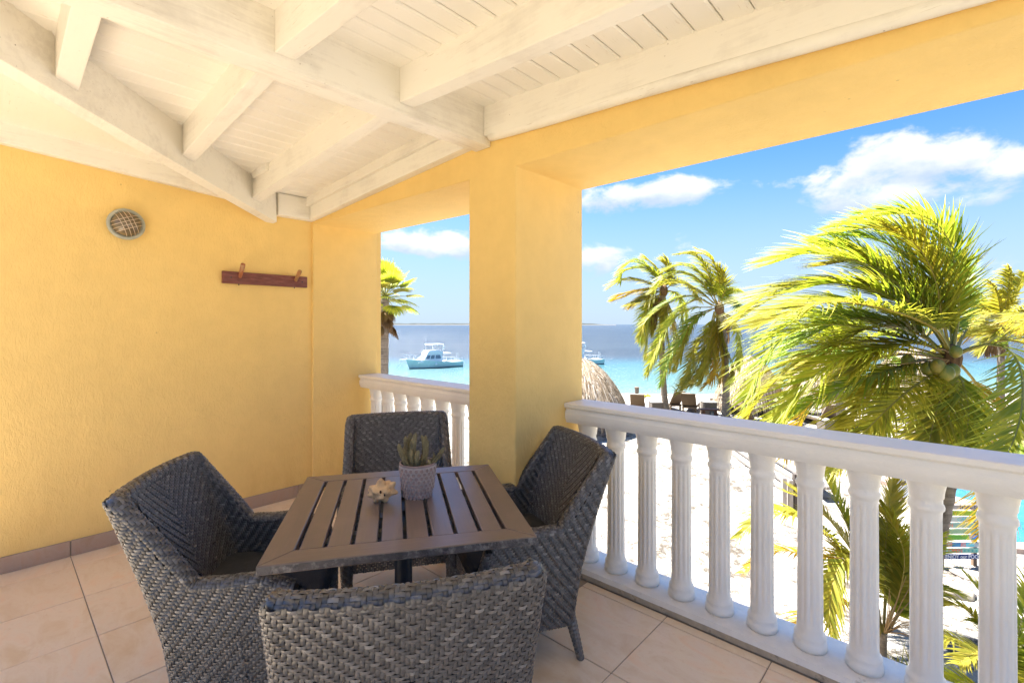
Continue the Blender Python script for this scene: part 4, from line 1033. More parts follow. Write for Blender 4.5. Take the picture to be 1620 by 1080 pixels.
def laid_palm(px_base, d, crown_px, r, fr, label, seed, lean):
    random.seed(seed); b0 = gat(px_base, d); ct = at(*crown_px, d)
    t = thing('coconut_palm', label, 'palm tree', b0, group='coconut palms on the beach')
    trunk(t, [b0, b0.lerp(ct, .35) + RT * lean, b0.lerp(ct, .7) + RT * lean * 1.1, ct], r, r * .72); crown_core(t, ct, r * 1.3)
    fr = fr + [(mt if random.random() < .7 else m_lime, [seq[0]] + [(x + random.uniform(-9, 9) * (q + 1) / len(seq), y + random.uniform(-9, 9) * (q + 1) / len(seq)) for q, (x, y) in enumerate(seq[1:])]) for mt, seq in fr if mt is not m_dead]
    for i, (mt, seq) in enumerate(fr):
        dd = random.uniform(-1.6, 1.6); n = len(seq) - 1
        pts = [at(x, y, d + dd * q / n) for q, (x, y) in enumerate(seq)]
        frond(t, pts, [mt, m_rachd if mt is m_dead else m_rachy], leaf=(1.0 if mt is not m_dead else .55) * random.uniform(.85, 1.1), npair=50, width=.055, wind=.32, grav=.42, start=.1, rr=.035, seg=4, torn=.04, jit=.2)
    return t
G_, L_, Y_, D_, K_ = m_green, m_lime, m_yel, m_dead, m_dark
laid_palm(1053, 24.5, (1050, 460), .165, [
 (G_, [(1050, 456), (1044, 446), (1022, 422), (1000, 414), (978, 428)]), (L_, [(1048, 457), (1036, 450), (1011, 443), (985, 443), (962, 456)]), (Y_, [(1048, 460), (1036, 457), (1011, 460), (985, 465), (968, 474)]),
 (Y_, [(1048, 462), (1036, 462), (1015, 472), (994, 488)]), (G_, [(1050, 456), (1046, 444), (1037, 422), (1018, 406)]), (L_, [(1052, 456), (1057, 444), (1060, 424), (1052, 406)]), (G_, [(1050, 458), (1040, 436), (1020, 424), (990, 428), (975, 446)]),
 (L_, [(1048, 464), (1040, 480), (1034, 505), (1030, 530)]), (D_, [(1046, 465), (1034, 485), (1026, 515)]), (D_, [(1047, 465), (1040, 490), (1036, 520)]), (L_, [(1054, 457), (1072, 444), (1092, 452), (1104, 470)]), (G_, [(1054, 460), (1066, 462), (1080, 480), (1086, 505)]),
 (L_, [(1051, 464), (1052, 490), (1046, 530), (1036, 562)]), (G_, [(1048, 462), (1030, 478), (1018, 505), (1012, 540)]), (L_, [(1050, 464), (1046, 500), (1058, 545), (1054, 590)]), (G_, [(1047, 463), (1028, 490), (1022, 530), (1020, 565)]), (Y_, [(1050, 465), (1062, 500), (1066, 540), (1062, 572)])],
 'palm with a slim curved trunk and orange-yellow fronds blown left, nearest the open water', 11, -.12)
laid_palm(1148, 22.5, (1138, 488), .17, [
 (G_, [(1137, 478), (1138, 441), (1126, 407), (1100, 392)]), (G_, [(1134, 478), (1115, 441), (1085, 420), (1046, 426)]), (L_, [(1130, 480), (1100, 455), (1063, 446), (1020, 460)]), (K_, [(1127, 483), (1093, 468), (1056, 478), (1022, 507), (1012, 540)]),
 (G_, [(1126, 486), (1093, 488), (1059, 511), (1037, 552), (1022, 592)]), (L_, [(1126, 490), (1100, 507), (1081, 541), (1068, 585)]), (L_, [(1130, 493), (1119, 530), (1104, 578), (1078, 619), (1066, 613)]), (L_, [(1131, 493), (1126, 530), (1120, 574), (1104, 608)]),
 (Y_, [(1137, 494), (1136, 530), (1142, 562), (1138, 606)]), (G_, [(1141, 480), (1148, 459), (1168, 458)]), (K_, [(1144, 482), (1159, 477), (1172, 490)]), (L_, [(1140, 476), (1144, 446), (1138, 420)]), (D_, [(1144, 493), (1156, 504), (1162, 524)]), (D_, [(1140, 494), (1150, 512), (1152, 540)]),
 (G_, [(1134, 482), (1110, 448), (1080, 432), (1052, 440), (1030, 462)]), (G_, [(1131, 484), (1104, 474), (1072, 492), (1046, 530), (1034, 566)]), (K_, [(1130, 488), (1106, 498), (1080, 528), (1056, 572), (1044, 612)]), (L_, [(1134, 494), (1124, 520), (1100, 552), (1082, 598), (1076, 610)]),
 (G_, [(1133, 480), (1120, 430), (1098, 404), (1068, 402)]), (Y_, [(1134, 496), (1128, 550), (1098, 600), (1086, 615)]), (L_, [(1137, 496), (1146, 540), (1160, 580), (1156, 606)]), (G_, [(1142, 492), (1160, 512), (1170, 545), (1166, 580)]), (Y_, [(1136, 496), (1130, 545), (1126, 595), (1112, 613)])],
 'bushy green palm, its fronds sweeping down over the thatch around a scarred trunk', 23, .12)
far_palm(1334, 17.5, 1322, 560, .165, 20, 2.9, 'palm with a stout ringed trunk half hidden by the big palm', [m_green, m_green, m_dark, m_lime], 31, lean=.02, dead=2)
far_palm(1583, 21.0, 1584, 513, .15, 18, 2.7, 'yellow-green palm beyond the big palm at the right edge', [m_lime, m_lime, m_yel, m_lime], 47, lean=0, wind=.5, dead=4)

# ---- fan palm seen through the far opening
random.seed(5)
DF = 15.5; fb, ft = gat(606, DF), at(609, 470, DF)
fp = thing('fan_palm', 'fan palm with a skirt of dry leaves seen through the far opening', 'palm tree', fb)
trunk(fp, [fb, fb.lerp(ft, .5), ft], .15, .125)
def fan(parent, c, d, L, mats, R_=.55, nseg=26, droop=.35, name='fan_leaf', spread=2.5):
    g = MB(); g.m = 1; d = d.normalized(); p1 = c + d * L; g.tube([c, c.lerp(p1, .5) + UP * .03 * L, p1], [.018, .014, .01], 5); g.m = 0
    side = d.cross(UP); side = side.normalized() if side.length > .1 else RT; nn = side.cross(d).normalized(); V, Fc = [], []
    for i in range(nseg):
        a = -spread / 2 + spread * i / (nseg - 1); e = (d * math.cos(a) + side * math.sin(a) + nn * .12).normalized(); w = e.cross(nn).normalized() * R_ * .042; q = p1.copy(); o = len(V); LL = R_ * (1 - .25 * abs(a / spread * 2)) * random.uniform(.9, 1.08)
        for s in range(5):
            u = s / 4; ww = w * (.35 + .9 * u * (1 - u) * 2) * (1 if s < 4 else .08); V += [q + ww + nn * .01 * (i % 2), q - ww]
            e = (e + Vector((0, 0, -1)) * droop * u * .55 + WIND * .06).normalized(); q = q + e * LL / 4
        for s in range(4): Fc.append((o + 2 * s, o + 2 * s + 1, o + 2 * s + 3, o + 2 * s + 2))
    g.add(V, Fc); return g.build(name, mats, parent, True, fix=False)
for i in range(36):
    q = i / 36; az = 2.399 * i; elv = rad(80 - 115 * q); d = Vector((math.cos(az) * math.cos(elv), math.sin(az) * math.cos(elv), math.sin(elv)))
    fan(fp, ft, d, random.uniform(.45, .7), [m_green if i % 3 else m_lime, m_rach], .64, droop=.3 + .5 * q)
for i in range(13):
    az = 2.399 * i + .4; d = Vector((math.cos(az) * .55, math.sin(az) * .55, -.9)); fan(fp, ft - UP * random.uniform(.15, .7), d, random.uniform(.25, .45), [m_dead, m_rachd], .5, droop=.9, name='dry_fan_leaf', spread=1.5)

# ---- young feather palm just outside the balusters
random.seed(12)
DY = 6.2; yb = gat(1393, DY); yc = at(1396, 1000, DY)
yp = thing('feather_palm', 'young feather palm with golden stalks seen between the balusters', 'palm', yb)
trunk(yp, [yb, yb.lerp(yc, .5), yc], .065, .05, n=10)
def PY(seq, dd, d0=DY): n = len(seq) - 1; return [at(x, y, d0 + dd * i / n) for i, (x, y) in enumerate(seq)]
YF_ = [
  ([(1395, 1008), (1375, 930), (1340, 860), (1292, 800), (1250, 770)], .5, m_lime, .42, .15, .15),
  ([(1393, 1005), (1352, 905), (1290, 832), (1220, 812), (1166, 850)], -.5, m_lime, .40, .1, .5),
  ([(1392, 1003), (1362, 925), (1330, 885), (1290, 880), (1225, 870), (1175, 905)], -.2, m_yel, .36, .1, .5),
  ([(1393, 1005), (1372, 930), (1352, 880), (1325, 900), (1312, 960), (1318, 1012)], -.9, m_lime, .42, .2, .3),
  ([(1398, 1003), (1420, 940), (1432, 885), (1418, 830), (1390, 790)], .3, m_lime, .42, .3, .1),
  ([(1399, 1003), (1425, 940), (1455, 880), (1482, 845)], .2, m_green, .42, .1, .2),
  ([(1396, 1005), (1382, 910), (1372, 810), (1335, 728)], 1.0, m_lime, .46, .15, .1),
  ([(1394, 1005), (1370, 900), (1330, 800), (1300, 740), (1265, 720)], .8, m_green, .46, .1, .15),
  ([(1397, 1005), (1400, 920), (1402, 850), (1412, 760)], .5, m_lime, .42, .2, .05),
  ([(1400, 1003), (1440, 950), (1478, 925), (1510, 935)], .3, m_green, .40, .05, .4),
  ([(1394, 1007), (1350, 960), (1310, 950), (1270, 985), (1250, 1030)], -.4, m_yel, .34, .1, .5)]
YF_ += [([sq[0]] + [(x + random.uniform(-16, 16) * (q + 1) / len(sq), y + random.uniform(-16, 16) * (q + 1) / len(sq)) for q, (x, y) in enumerate(sq[1:])], dd + random.uniform(-.4, .4), mt, lf, wd, gr) for (sq, dd, mt, lf, wd, gr) in YF_ if mt is not m_yel]
for (seq, dd, mt, lf, wd, gr) in YF_:
    frond(yp, PY(seq, dd), [mt, m_rachy], leaf=lf * 1.12, npair=54, width=.036, wind=wd, grav=gr, start=.25, rr=.017, seg=4, fwd=30, vee=.25, torn=.06)
fl_ = MB()
for i in range(16):
    a = at(1402 + random.uniform(-4, 4), 1000, DY - .1); e = at(1425 + random.uniform(-18, 30), 955 + random.uniform(-45, 55), DY - .25 + random.uniform(-.2, .2)); fl_.tube([a, a.lerp(e, .55) + UP * .03, e], [.007, .005, .003], 5)
fl_.build('dry_flower_branch', m_rachd, yp, True)
for n_, (bx, dd_, lab, seqs) in enumerate([
  (1610, 5.3, 'low feather palm sprouting at the bottom right behind the balusters', [
    ([(1606, 1130), (1575, 1030), (1530, 965), (1488, 955)], .2), ([(1606, 1130), (1560, 1060), (1508, 1010), (1470, 1030)], -.2), ([(1606, 1130), (1590, 1020), (1560, 950), (1525, 905)], .4), ([(1608, 1130), (1610, 1020), (1622, 960), (1645, 905)], .2),
    ([(1604, 1135), (1550, 1090), (1505, 1075), (1470, 1105)], -.4), ([(1608, 1130), (1600, 1040), (1580, 990), (1545, 985)], .1), ([(1612, 1130), (1640, 1050), (1665, 1000), (1700, 990)], .1), ([(1606, 1130), (1580, 1060), (1550, 1030), (1515, 1050)], -.6)])]):
    t = thing('feather_palm', lab, 'palm', gat(bx, dd_))
    for (seq, q) in seqs: frond(t, PY(seq, q, dd_), [m_lime if random.random() < .6 else m_green, m_rachy], leaf=.42, npair=46, width=.034, wind=.1, grav=.3, start=.2, rr=.014, seg=4, fwd=30, vee=.25)
g = MB(); V, Fc = [], []
for i in range(70):
    p = gat(random.gauss(1432, 22), DY + random.uniform(-.5, .1)); a = random.random() * 6.28; d = Vector((math.cos(a) * .35, math.sin(a) * .35, 1)).normalized(); L = random.uniform(.16, .42); w = d.cross(FW).normalized() * .010; o = len(V)
    for s in range(4):
        u = s / 3; V += [p + w * (1 - u * .95), p - w * (1 - u * .95)]; p = p + d * L / 3; d = (d + Vector((math.cos(a), math.sin(a), -.3)) * .22).normalized()
    for s in range(3): Fc.append((o + 2 * s, o + 2 * s + 1, o + 2 * s + 3, o + 2 * s + 2))
g.add(V, Fc); o = g.build('spiky_grass', m_lime, fix=False); tag(o, 'tuft of spiky grass at the foot of the young palm', 'grass', kind='stuff')
# ================================================================ BEACH THINGS
m_straw = island_mat('dry_palm_thatch', [(0, (.10, .066, .036)), (.2, (.24, .17, .10)), (.7, (.40, .315, .22)), (1, (.56, .49, .40))], .85, .2, 6)
m_strawcore = M('shaded_thatch', (.22, .15, .09), .95, .3, 6)
m_post = M('weathered_post', (.36, .25, .16), .85, .25, 8, .5, 40, stretch=(1, 1, .2))
def palapa(px, d, py_apex, py_eave, Rpx, label, seed):
    random.seed(seed); b0 = gat(px, d); ap = at(px, py_apex, d); ev = at(px, py_eave, d); R_ = Rpx / FPX * d; H_ = ap.z - ev.z
    t = thing('thatched_parasol', label, 'parasol', b0, group='thatched parasols on the beach')
    g = MB(); g.tube([b0, Vector((b0.x, b0.y, ap.z - .1))], [.07, .06], 8); g.build('post', m_post, t, True)
    prof = [(.02, H_ * .97), (.35, H_ * .84), (.66, H_ * .55), (.86, H_ * .2), (.93, -.02 * R_), (.88, -.02 * R_), (.4, H_ * .6), (.02, H_ * .8)]
    g = MB(); g.lathe([(a * R_, z) for a, z in prof], 20, (b0.x, b0.y, ev.z), cap=False); g.build('thatch_core', m_strawcore, t, True)
    g = MB(); V, Fc = [], []
    def hz(u): return H_ * (1 - u ** 2.1)
    for i in range(3200):
        u = random.random() ** .55 * .97; a = random.random() * 6.283; L = random.uniform(.25, .62) * R_ * .8; w = random.uniform(.006, .015) * R_; o = len(V)
        for s in range(4):
            uu = u + L / R_ * s / 3; over = max(0, uu - 1); ru = min(uu, 1) + over * .25; zz = hz(min(uu, 1)) - over * R_ * (.95 + .5 * math.sin(a * 9 + i % 3)) + .035 * R_ * random.uniform(.4, 2.0) - .01 * s
            aa = a + random.uniform(-.012, .012); p = Vector((b0.x + math.cos(aa) * ru * R_, b0.y + math.sin(aa) * ru * R_, ev.z + zz + .02)); tg = Vector((-math.sin(aa), math.cos(aa), 0)) * w * (1 - .25 * s)
            V += [p + tg, p - tg]
        for s in range(3): Fc.append((o + 2 * s, o + 2 * s + 1, o + 2 * s + 3, o + 2 * s + 2))
    g.add(V, Fc); o = g.build('thatch', m_straw, t, True, fix=False); o['kind'] = 'stuff'
    return t
palapa(914, 20.5, 571, 634, 72, 'shaggy thatched parasol beside the pillar, in front of the second boat', 1)
palapa(1185, 25.0, 566, 632, 52, 'thatched parasol right of the bushy palm', 3)
palapa(1302, 23.0, 560, 630, 58, 'thatched parasol behind the big palm fronds', 4)
palapa(1440, 22.0, 556, 628, 62, 'thatched parasol farthest right, behind the coconuts', 5)

m_lframe = M('tan_wicker_frame', (.13, .09, .057), .7, .2, 30, .3, 120)
m_lback = M('brown_sling_weave', (.125, .082, .046), .75, .15, 40, .3, 160)
m_lcush = M('pale_mattress', (.30, .27, .235), .9, .08, 5)
m_lbox = M('taupe_wicker_box', (.17, .14, .112), .75, .2, 40, .4, 120)
def lounger():
    t = thing('sun_lounger', 'x', 'sun lounger', group='sun loungers facing the sea')
    g = MB(); g.box((0, .35, .27), (.68, 1.5, .09), .015); g.build('frame', m_lframe, t)
    g = MB(); g.box((0, .42, .345), (.64, 1.34, .055), .02); g.build('mattress', m_lcush, t)
    rot = Matrix.Rotation(rad(-62), 3, 'X')
    def tilt(y, z): return Vector((0, -.28, .33)) + Vector((0, -math.cos(rad(58)) * y, math.sin(rad(58)) * y)) + Vector((0, math.sin(rad(58)) * z, math.cos(rad(58)) * z))
    r2 = Matrix.Rotation(rad(-58), 3, 'X')
    g = MB(); g.box(tilt(.40, 0), (.70, .82, .035), .01, r2); g.build('backrest', m_lback, t)
    g = MB(); g.box(tilt(.40, .05), (.62, .78, .055), .02, r2); g.build('back_cushion', m_lcush, t)
    for sx in (-.3, .3):
        for y in (-.33, 1.02):
            g = MB(); g.box((sx, y, .115), (.07, .07, .23), .006); g.build('leg', m_lframe, t)
    return t
LG = lounger(); first = True
SEA_RZ = YAW * .8
for (px, d, a, lab) in [(962, 25.0, .1, 'sun lounger under the eave of the parasol by the pillar'), (1009, 24.6, -.15, 'sun lounger standing clear on the sand between the parasol and the slim palm'),
    (1062, 25.5, .5, 'sun lounger partly hidden by the slim palm trunk'), (1092, 24.8, -.35, 'brown sun lounger right of the slim palm trunk under yellow leaves'), (1190, 25.2, -.4, 'sun lounger right of the bushy palm with its back raised high'),
    (1158, 26.5, .9, 'sun lounger lying lengthwise behind the wooden table'), (1196, 20.6, -1.15, 'low sun lounger in front, half covered by yellow fronds'), (1232, 25.5, -.3, 'sun lounger behind yellow frond tips'), (1262, 24.5, -.2, 'sun lounger between two pale boxes behind the dark frond'),
    (1300, 21.5, .3, 'sun lounger left of the stout ringed trunk'), (1352, 20.8, 1.2, 'sun lounger lengthwise right of the stout ringed trunk'), (1422, 20.0, .9, 'sun lounger below the golden frond stalk'), (1487, 19.2, 1.25, 'sun lounger carrying a sunbather'), (1592, 18.2, 1.2, 'sun lounger by the pool at the right edge')]:
    o = LG if first else copy_tree(LG); first = False
    p = gat(px, d); o.location = p; o.rotation_euler = (0, 0, SEA_RZ + a); o['label'] = lab
def box_table(px, d, w, h, lab, a=0):
    t = thing('wicker_side_table', lab, 'side table', gat(px, d), SEA_RZ + a, group='boxy wicker side tables')
    g = MB(); g.box((0, 0, h / 2 - .01), (w, w, h - .02), .01); g.build('base', m_lbox, t)
    g = MB(); g.box((0, 0, h - .008), (w + .03, w + .03, .024), .006); g.build('top', m_lcush, t)
for a in [(1037, 24.6, .55, .55, 'boxy wicker side table left of the slim palm trunk', .2), (1121, 24.2, .62, .62, 'boxy wicker side table behind the reddish wooden stool', .1), (1306, 20.0, .45, .55, 'boxy wicker side table left of the stout trunk', .3), (1243, 23, .5, .5, 'boxy wicker side table behind the dark frond', .2)]: box_table(a[0], a[1], a[2], a[3], a[4], a[5])
# bin by the water
t = thing('litter_bin', 'tapered grey litter bin at the edge of the beach', 'bin', gat(1007.5, 29.8))
g = MB(); g.lathe([(.10, 0), (.115, .1), (.135, .55)], 14); g.build('body', m_lbox, t, smooth=False)
g = MB(); g.lathe([(.15, .55), (.15, .60), (.12, .62)], 14); g.build('lid', m_lframe, t)
g = MB(); V, Fc = [], []
random.seed(3)
for i in range(120):
    p = gat(1020 + random.gauss(0, 5), 30.0 + random.uniform(-.3, .3)); a = random.random() * 6.28; d = Vector((math.cos(a), math.sin(a), .8)).normalized(); L = random.uniform(.08, .24); w = d.cross(UP).normalized() * .05; o = len(V)
    V += [p, p + d * L * .6 + w, p + d * L, p + d * L * .6 - w]; Fc.append((o, o + 1, o + 2, o + 3))
g.add(V, Fc); tag(g.build('beach_creeper', m_lime, fix=False), 'patch of bright green creeper at the water edge', 'plant', kind='stuff')
# reddish wooden stool with a framed board
m_red = M('reddish_wood', (.19, .085, .042), .6, .2, 8)
m_navy = M('navy_cloth', (.035, .03, .12), .85, .2, 8)
m_blk = M('black_frame', (.02, .02, .022), .5)
st_ = gat(1122, 23.2); t = thing('wooden_stool', 'reddish wooden stool on the sand left of the palm trunk', 'stool', st_, SEA_RZ)
g = MB(); g.box((0, 0, .40), (.95, .34, .05), .01); g.build('seat', m_red, t)
for s in (-1, 1):
    g = MB(); g.hexa([Vector((s * .28 - .12, -.12, 0)), Vector((s * .28 + .12, -.12, 0)), Vector((s * .28 + .12, .12, 0)), Vector((s * .28 - .12, .12, 0)), Vector((s * .28 - .05, -.12, .375)), Vector((s * .28 + .05, -.12, .375)), Vector((s * .28 + .05, .12, .375)), Vector((s * .28 - .05, .12, .375))]); g.build('leg', m_red, t)
fb_ = gat(1126.5, 22.7); t = thing('framed_board', 'small framed board leaning on the wooden stool', 'board', fb_, SEA_RZ)
g = MB(); r_ = Matrix.Rotation(rad(-14), 3, 'X'); g.box((0, 0, .26), (.20, .03, .26), .005, r_); g.build('frame', m_blk, t)
g = MB(); g.box((0, -.018, .26), (.13, .006, .19), 0, r_); g.build('sheet', m_lcush, t)
g = MB(); g.sphere(gat(1130, 22.5) + UP * .08, .19, 12, 8, (1.1, .7, .5)); tag(g.build('beach_bag', m_navy, smooth=True), 'dark blue bag on the sand in front of the stool', 'bag')

# ---------------------------------------------------------------- sunbather
m_skin = M('tanned_skin', (.28, .155, .10), .5, .08, 6)
m_swim = M('dark_swimwear', (.03, .05, .09), .8)
m_hair = M('brown_hair', (.05, .03, .02), .7)
pb = gat(1487, 19.2); pr = thing('person', 'sunbather in dark swimwear reclining on a lounger with one knee raised', 'person', pb, SEA_RZ + 1.25)
def skin_body(edges, pts, radii, name, mt, parent, sub=2):
    me = bpy.data.meshes.new(name); me.from_pydata(pts, edges, []); o = bpy.data.objects.new(name, me); COL.objects.link(o); me.materials.append(mt); o.parent = parent
    m1 = o.modifiers.new('skin', 'SKIN'); m1.use_smooth_shade = True
    for i, r in enumerate(radii): me.skin_vertices[0].data[i].radius = (r, r)
    me.skin_vertices[0].data[0].use_root = True
    m2 = o.modifiers.new('sub', 'SUBSURF'); m2.levels = sub; m2.render_levels = sub; return o
J = [(0, -.12, .50), (0, -.28, .66), (0, -.42, .86), (0, -.50, 1.0), (0, -.53, 1.08), (-.19, -.42, .90), (-.27, -.20, .70), (-.22, .05, .60), (.19, -.42, .90), (.27, -.22, .70), (.20, .02, .62),
     (-.10, -.06, .47), (-.11, .36, .44), (-.11, .78, .42), (-.11, .82, .50), (.10, -.06, .47), (.13, .26, .82), (.12, .55, .44), (.12, .68, .43), (-.20, .12, .55), (.18, .10, .57)]
E_ = [(0, 1), (1, 2), (2, 3), (3, 4), (2, 5), (5, 6), (6, 7), (7, 19), (2, 8), (8, 9), (9, 10), (10, 20), (0, 11), (11, 12), (12, 13), (13, 14), (0, 15), (15, 16), (16, 17), (17, 18)]
RD = [.14, .125, .15, .06, .055, .065, .045, .033, .065, .045, .033, .095, .058, .04, .035, .095, .062, .045, .035, .03, .03]
skin_body(E_, J, RD, 'body', m_skin, pr)
g = MB(); g.sphere((0, -.57, 1.19), .105, 16, 12, (.82, .95, 1.1)); g.sphere((0, -.465, 1.185), .018, 8, 6); g.build('head', m_skin, pr, smooth=True)
g = MB(); g.sphere((0, -.60, 1.215), .112, 14, 10, (.86, .92, 1.0)); g.build('hair', m_hair, pr, smooth=True)
g = MB(); g.sphere((0, -.10, .50), .165, 14, 10, (1.08, .95, .8)); g.build('swimwear', m_swim, pr, smooth=True)

# ---------------------------------------------------------------- motor boats
m_hull = M('turquoise_gelcoat', (.52, .68, .65), .25, .04, .6, spec=.5)
m_boot = M('dark_teal_antifouling', (.015, .10, .13), .5, .1, 1)
m_boatw = M('white_gelcoat', (.82, .82, .81), .3, .03, 1)
m_pane = M('grey_tinted_window', (.16, .19, .22), .12, .2, 2, spec=.7)
m_chrome = M('steel_rail', (.7, .71, .72), .3, .05, metal=.8)
def boat():
    t = thing('motor_boat', 'x', 'boat', group='turquoise motor boats at anchor')
    L_, Bm = 8.8, 2.8; ns = 18; g = MB(); vs = []
    def sec(u):          # u 0 bow .. 1 stern : half-breadth, sheer height, keel depth
        b_ = Bm / 2 * min(1, (math.sin(min(1, u * 1.75) * math.pi / 2)) ** .75) * (1 - .08 * max(0, u - .6) / .4); sh = 1.35 - .62 * min(1, u * 1.25) + .06 * u; return max(b_, .03), sh
    prof = [(0, -.35), (.62, -.2), (.86, .0), (.90, .10), (.95, .45), (1.0, 1.0)]
    for i in range(ns + 1):
        u = i / ns; b_, sh = sec(u); rake = .55 * (1 - u) ** 3
        row = []
        for (q, hh) in prof:
            z = hh if hh <= .1 else .1 + (sh - .1) * ((hh - .1) / .9)
            bb_ = b_ * (q if u > .12 else q * (.45 + .55 * u / .12) if hh < .9 else q)
            x = -L_ / 2 + L_ * u + (rake * (1 - max(0, z) / 1.4) if u < .5 else 0); row.append((x, bb_, z))
        vs.append(row)
    m_ = len(prof); V = []
    for row in vs: V += row + [(x, -y, z) for x, y, z in row]
    Fh = []
    for i in range(ns):
        for j in range(m_ - 1):
            a, b2 = i * 2 * m_, (i + 1) * 2 * m_; Fh += [(a + j, b2 + j, b2 + j + 1, a + j + 1), (a + m_ + j + 1, b2 + m_ + j + 1, b2 + m_ + j, a + m_ + j)]
    e = ns * 2 * m_; Fh.append(tuple(e + j for j in range(m_)) + tuple(e + m_ + j for j in reversed(range(m_))))
    Fh.append(tuple(reversed([j for j in range(m_)])) + tuple(m_ + j for j in range(m_)))
    g.add(V, Fh); h = g.build('hull', [m_hull, m_boot, m_boatw], t, fix=True)
    for p in h.data.polygons:
        if p.center.z < .09: p.material_index = 1
    smooth_angle(h, 40)
    g = MB(); V, Fc = [], []
    for i in range(ns + 1): b_, sh = sec(i / ns); x = -L_ / 2 + L_ * i / ns; V += [(x, b_ * .97, sh - .03), (x, -b_ * .97, sh - .03), (x, b_ * 1.02, sh + .05), (x, -b_ * 1.02, sh + .05)]
    for i in range(ns): a, c_ = i * 4, i * 4 + 4; Fc += [(a, c_, c_ + 1, a + 1), (a, a + 2, c_ + 2, c_), (a + 1, c_ + 1, c_ + 3, a + 3)]
    g.add(V, Fc); g.build('deck', m_boatw, t, fix=False)
    def slab(x0, x1, xt0, xt1, w0, w1, z0, z1, nm, mt, bev=.05):
        g = MB(); g.hexa([Vector(p) for p in ((x0, -w0, z0), (x1, -w0, z0), (x1, w0, z0), (x0, w0, z0), (xt0, -w1, z1), (xt1, -w1, z1), (xt1, w1, z1), (xt0, w1, z1))]); return g.build(nm, mt, t, bevel=bev)
    slab(-2.9, 1.0, -2.3, 1.0, 1.0, .92, .85, 1.22, 'trunk_cabin', m_boatw)
    slab(-2.2, .95, -1.45, 1.0, 1.0, .85, 1.2, 2.05, 'wheelhouse', m_boatw)
    slab(-1.55, 1.35, -1.2, .75, .92, .85, 2.06, 2.55, 'flybridge', m_boatw)
    slab(.9, 2.5, .9, 2.5, .95, .95, 2.05, 2.12, 'aft_awning', m_boatw, .01)
    slab(-1.1, 1.3, -1.0, 1.25, .85, .8, 3.42, 3.50, 'bimini', m_boatw, .02)
    def side(y, x, z):   # point on the slanted wheelhouse side
        return Vector((x, (1.0 - (z - 1.2) / .85 * .15 + .012) * y, z))
    for (a, b_, c_, d_) in [(-1.72, -1.15, -1.42, -.92), (-1.0, -.35, -.80, -.25), (-.2, .75, -.1, .62)]:
        for y in (1, -1):
            p = [side(y, a, 1.36), side(y, b_, 1.36), side(y, d_, 1.90), side(y, c_, 1.90)]; g = MB(); q = [v + Vector((0, -.03 * y, 0)) for v in p]; g.hexa(p[:2] + q[1::-1] + p[3:1:-1] + q[2:4]) if False else g.add(p + q, [(0, 1, 2, 3), (7, 6, 5, 4), (0, 4, 5, 1), (1, 5, 6, 2), (2, 6, 7, 3), (3, 7, 4, 0)]); g.build('window', m_pane, t)
    g = MB(); p = [Vector((-2.02 + .0, -.75, 1.36)), Vector((-2.02, .75, 1.36)), Vector((-1.60, .68, 1.9)), Vector((-1.60, -.68, 1.9))]; q = [v + Vector((.05, 0, 0)) for v in p]; p = [v + Vector((-.06, 0, 0)) for v in p]; g.add(p + q, [(0, 1, 2, 3), (7, 6, 5, 4), (0, 4, 5, 1), (1, 5, 6, 2), (2, 6, 7, 3), (3, 7, 4, 0)]); g.build('windscreen', m_pane, t)
    for (x, y) in ((-.95, .75), (-.95, -.75), (1.1, .75), (1.1, -.75), (.2, .78), (.2, -.78)):
        g = MB(); g.tube([(x, y, 2.5), (x * .97, y, 3.43)], .022, 6); g.build('bimini_post', m_chrome, t)
    for y in (1, -1):
        g = MB(); g.tube([(-5.1, 0, 2.05), (-4.3, .25 * y, 2.02), (-3.3, .95 * y, 1.92), (-2.3, 1.2 * y, 1.75)], .022, 6)
        for (x, yy, z0, z1) in ((-4.2, .3, 1.3, 2.01), (-3.4, .9, 1.2, 1.93), (-2.7, 1.15, 1.05, 1.82)): g.tube([(x, yy * y, z0), (x, yy * y, z1)], .018, 6)
        g.build('bow_rail', m_chrome, t)
        g = MB(); g.tube([(2.0, 1.25 * y, 1.35), (4.3, 1.2 * y, 1.35)], .02, 6)
        for x in (2.0, 2.8, 3.6, 4.3): g.tube([(x, 1.22 * y, .75), (x, 1.22 * y, 1.36)], .018, 6)
        g.build('stern_rail', m_chrome, t)
    g = MB(); g.box((-4.75, 0, 1.38), (1.1, .35, .06), .02); g.build('bow_pulpit', m_boatw, t)
    g = MB(); g.tube([(-4.9, 0, 1.35), (-5.6, .1, .1), (-6.0, .1, -.4)], .02, 5); g.build('anchor_line', m_chrome, t)
    for y in (1, -1):
        g = MB(); g.sphere((-.3, 1.44 * y, .62), .17, 10, 8, (1, 1, 1.3)); g.build('fender', m_boatw, t, smooth=True)
    g = MB(); g.tube([(-1.1, .3, 3.5), (-1.1, .3, 4.3)], .015, 5); g.build('antenna', m_chrome, t)
    g = MB(); g.sphere((1.35, -.5, 3.0), .2, 10, 8, (.8, .8, 1)); g.tube([(1.35, -.5, 2.12), (1.35, -.5, 2.9)], .03, 6); g.build('deck_light', m_boatw, t, smooth=True)
    g = MB(); g.tube([(4.35, .9, .8), (4.35, .9, 1.9), (4.35, .4, 1.9), (4.35, .4, .8)], .025, 6); g.build('boarding_ladder', m_chrome, t)
    for y in (1, -1):
        g = MB(); g.box((1.7, 1.33 * y, .98), (.9, .05, .1), .01); g.build('hull_vent', m_pane, t)
    return t
B1 = boat(); p = gat(686, 71.5, SEAZ); B1.location = p; B1.rotation_euler = (0, 0, YAW + rad(36)); B1['label'] = 'turquoise and white motor boat with a flybridge, seen left of the pillar'
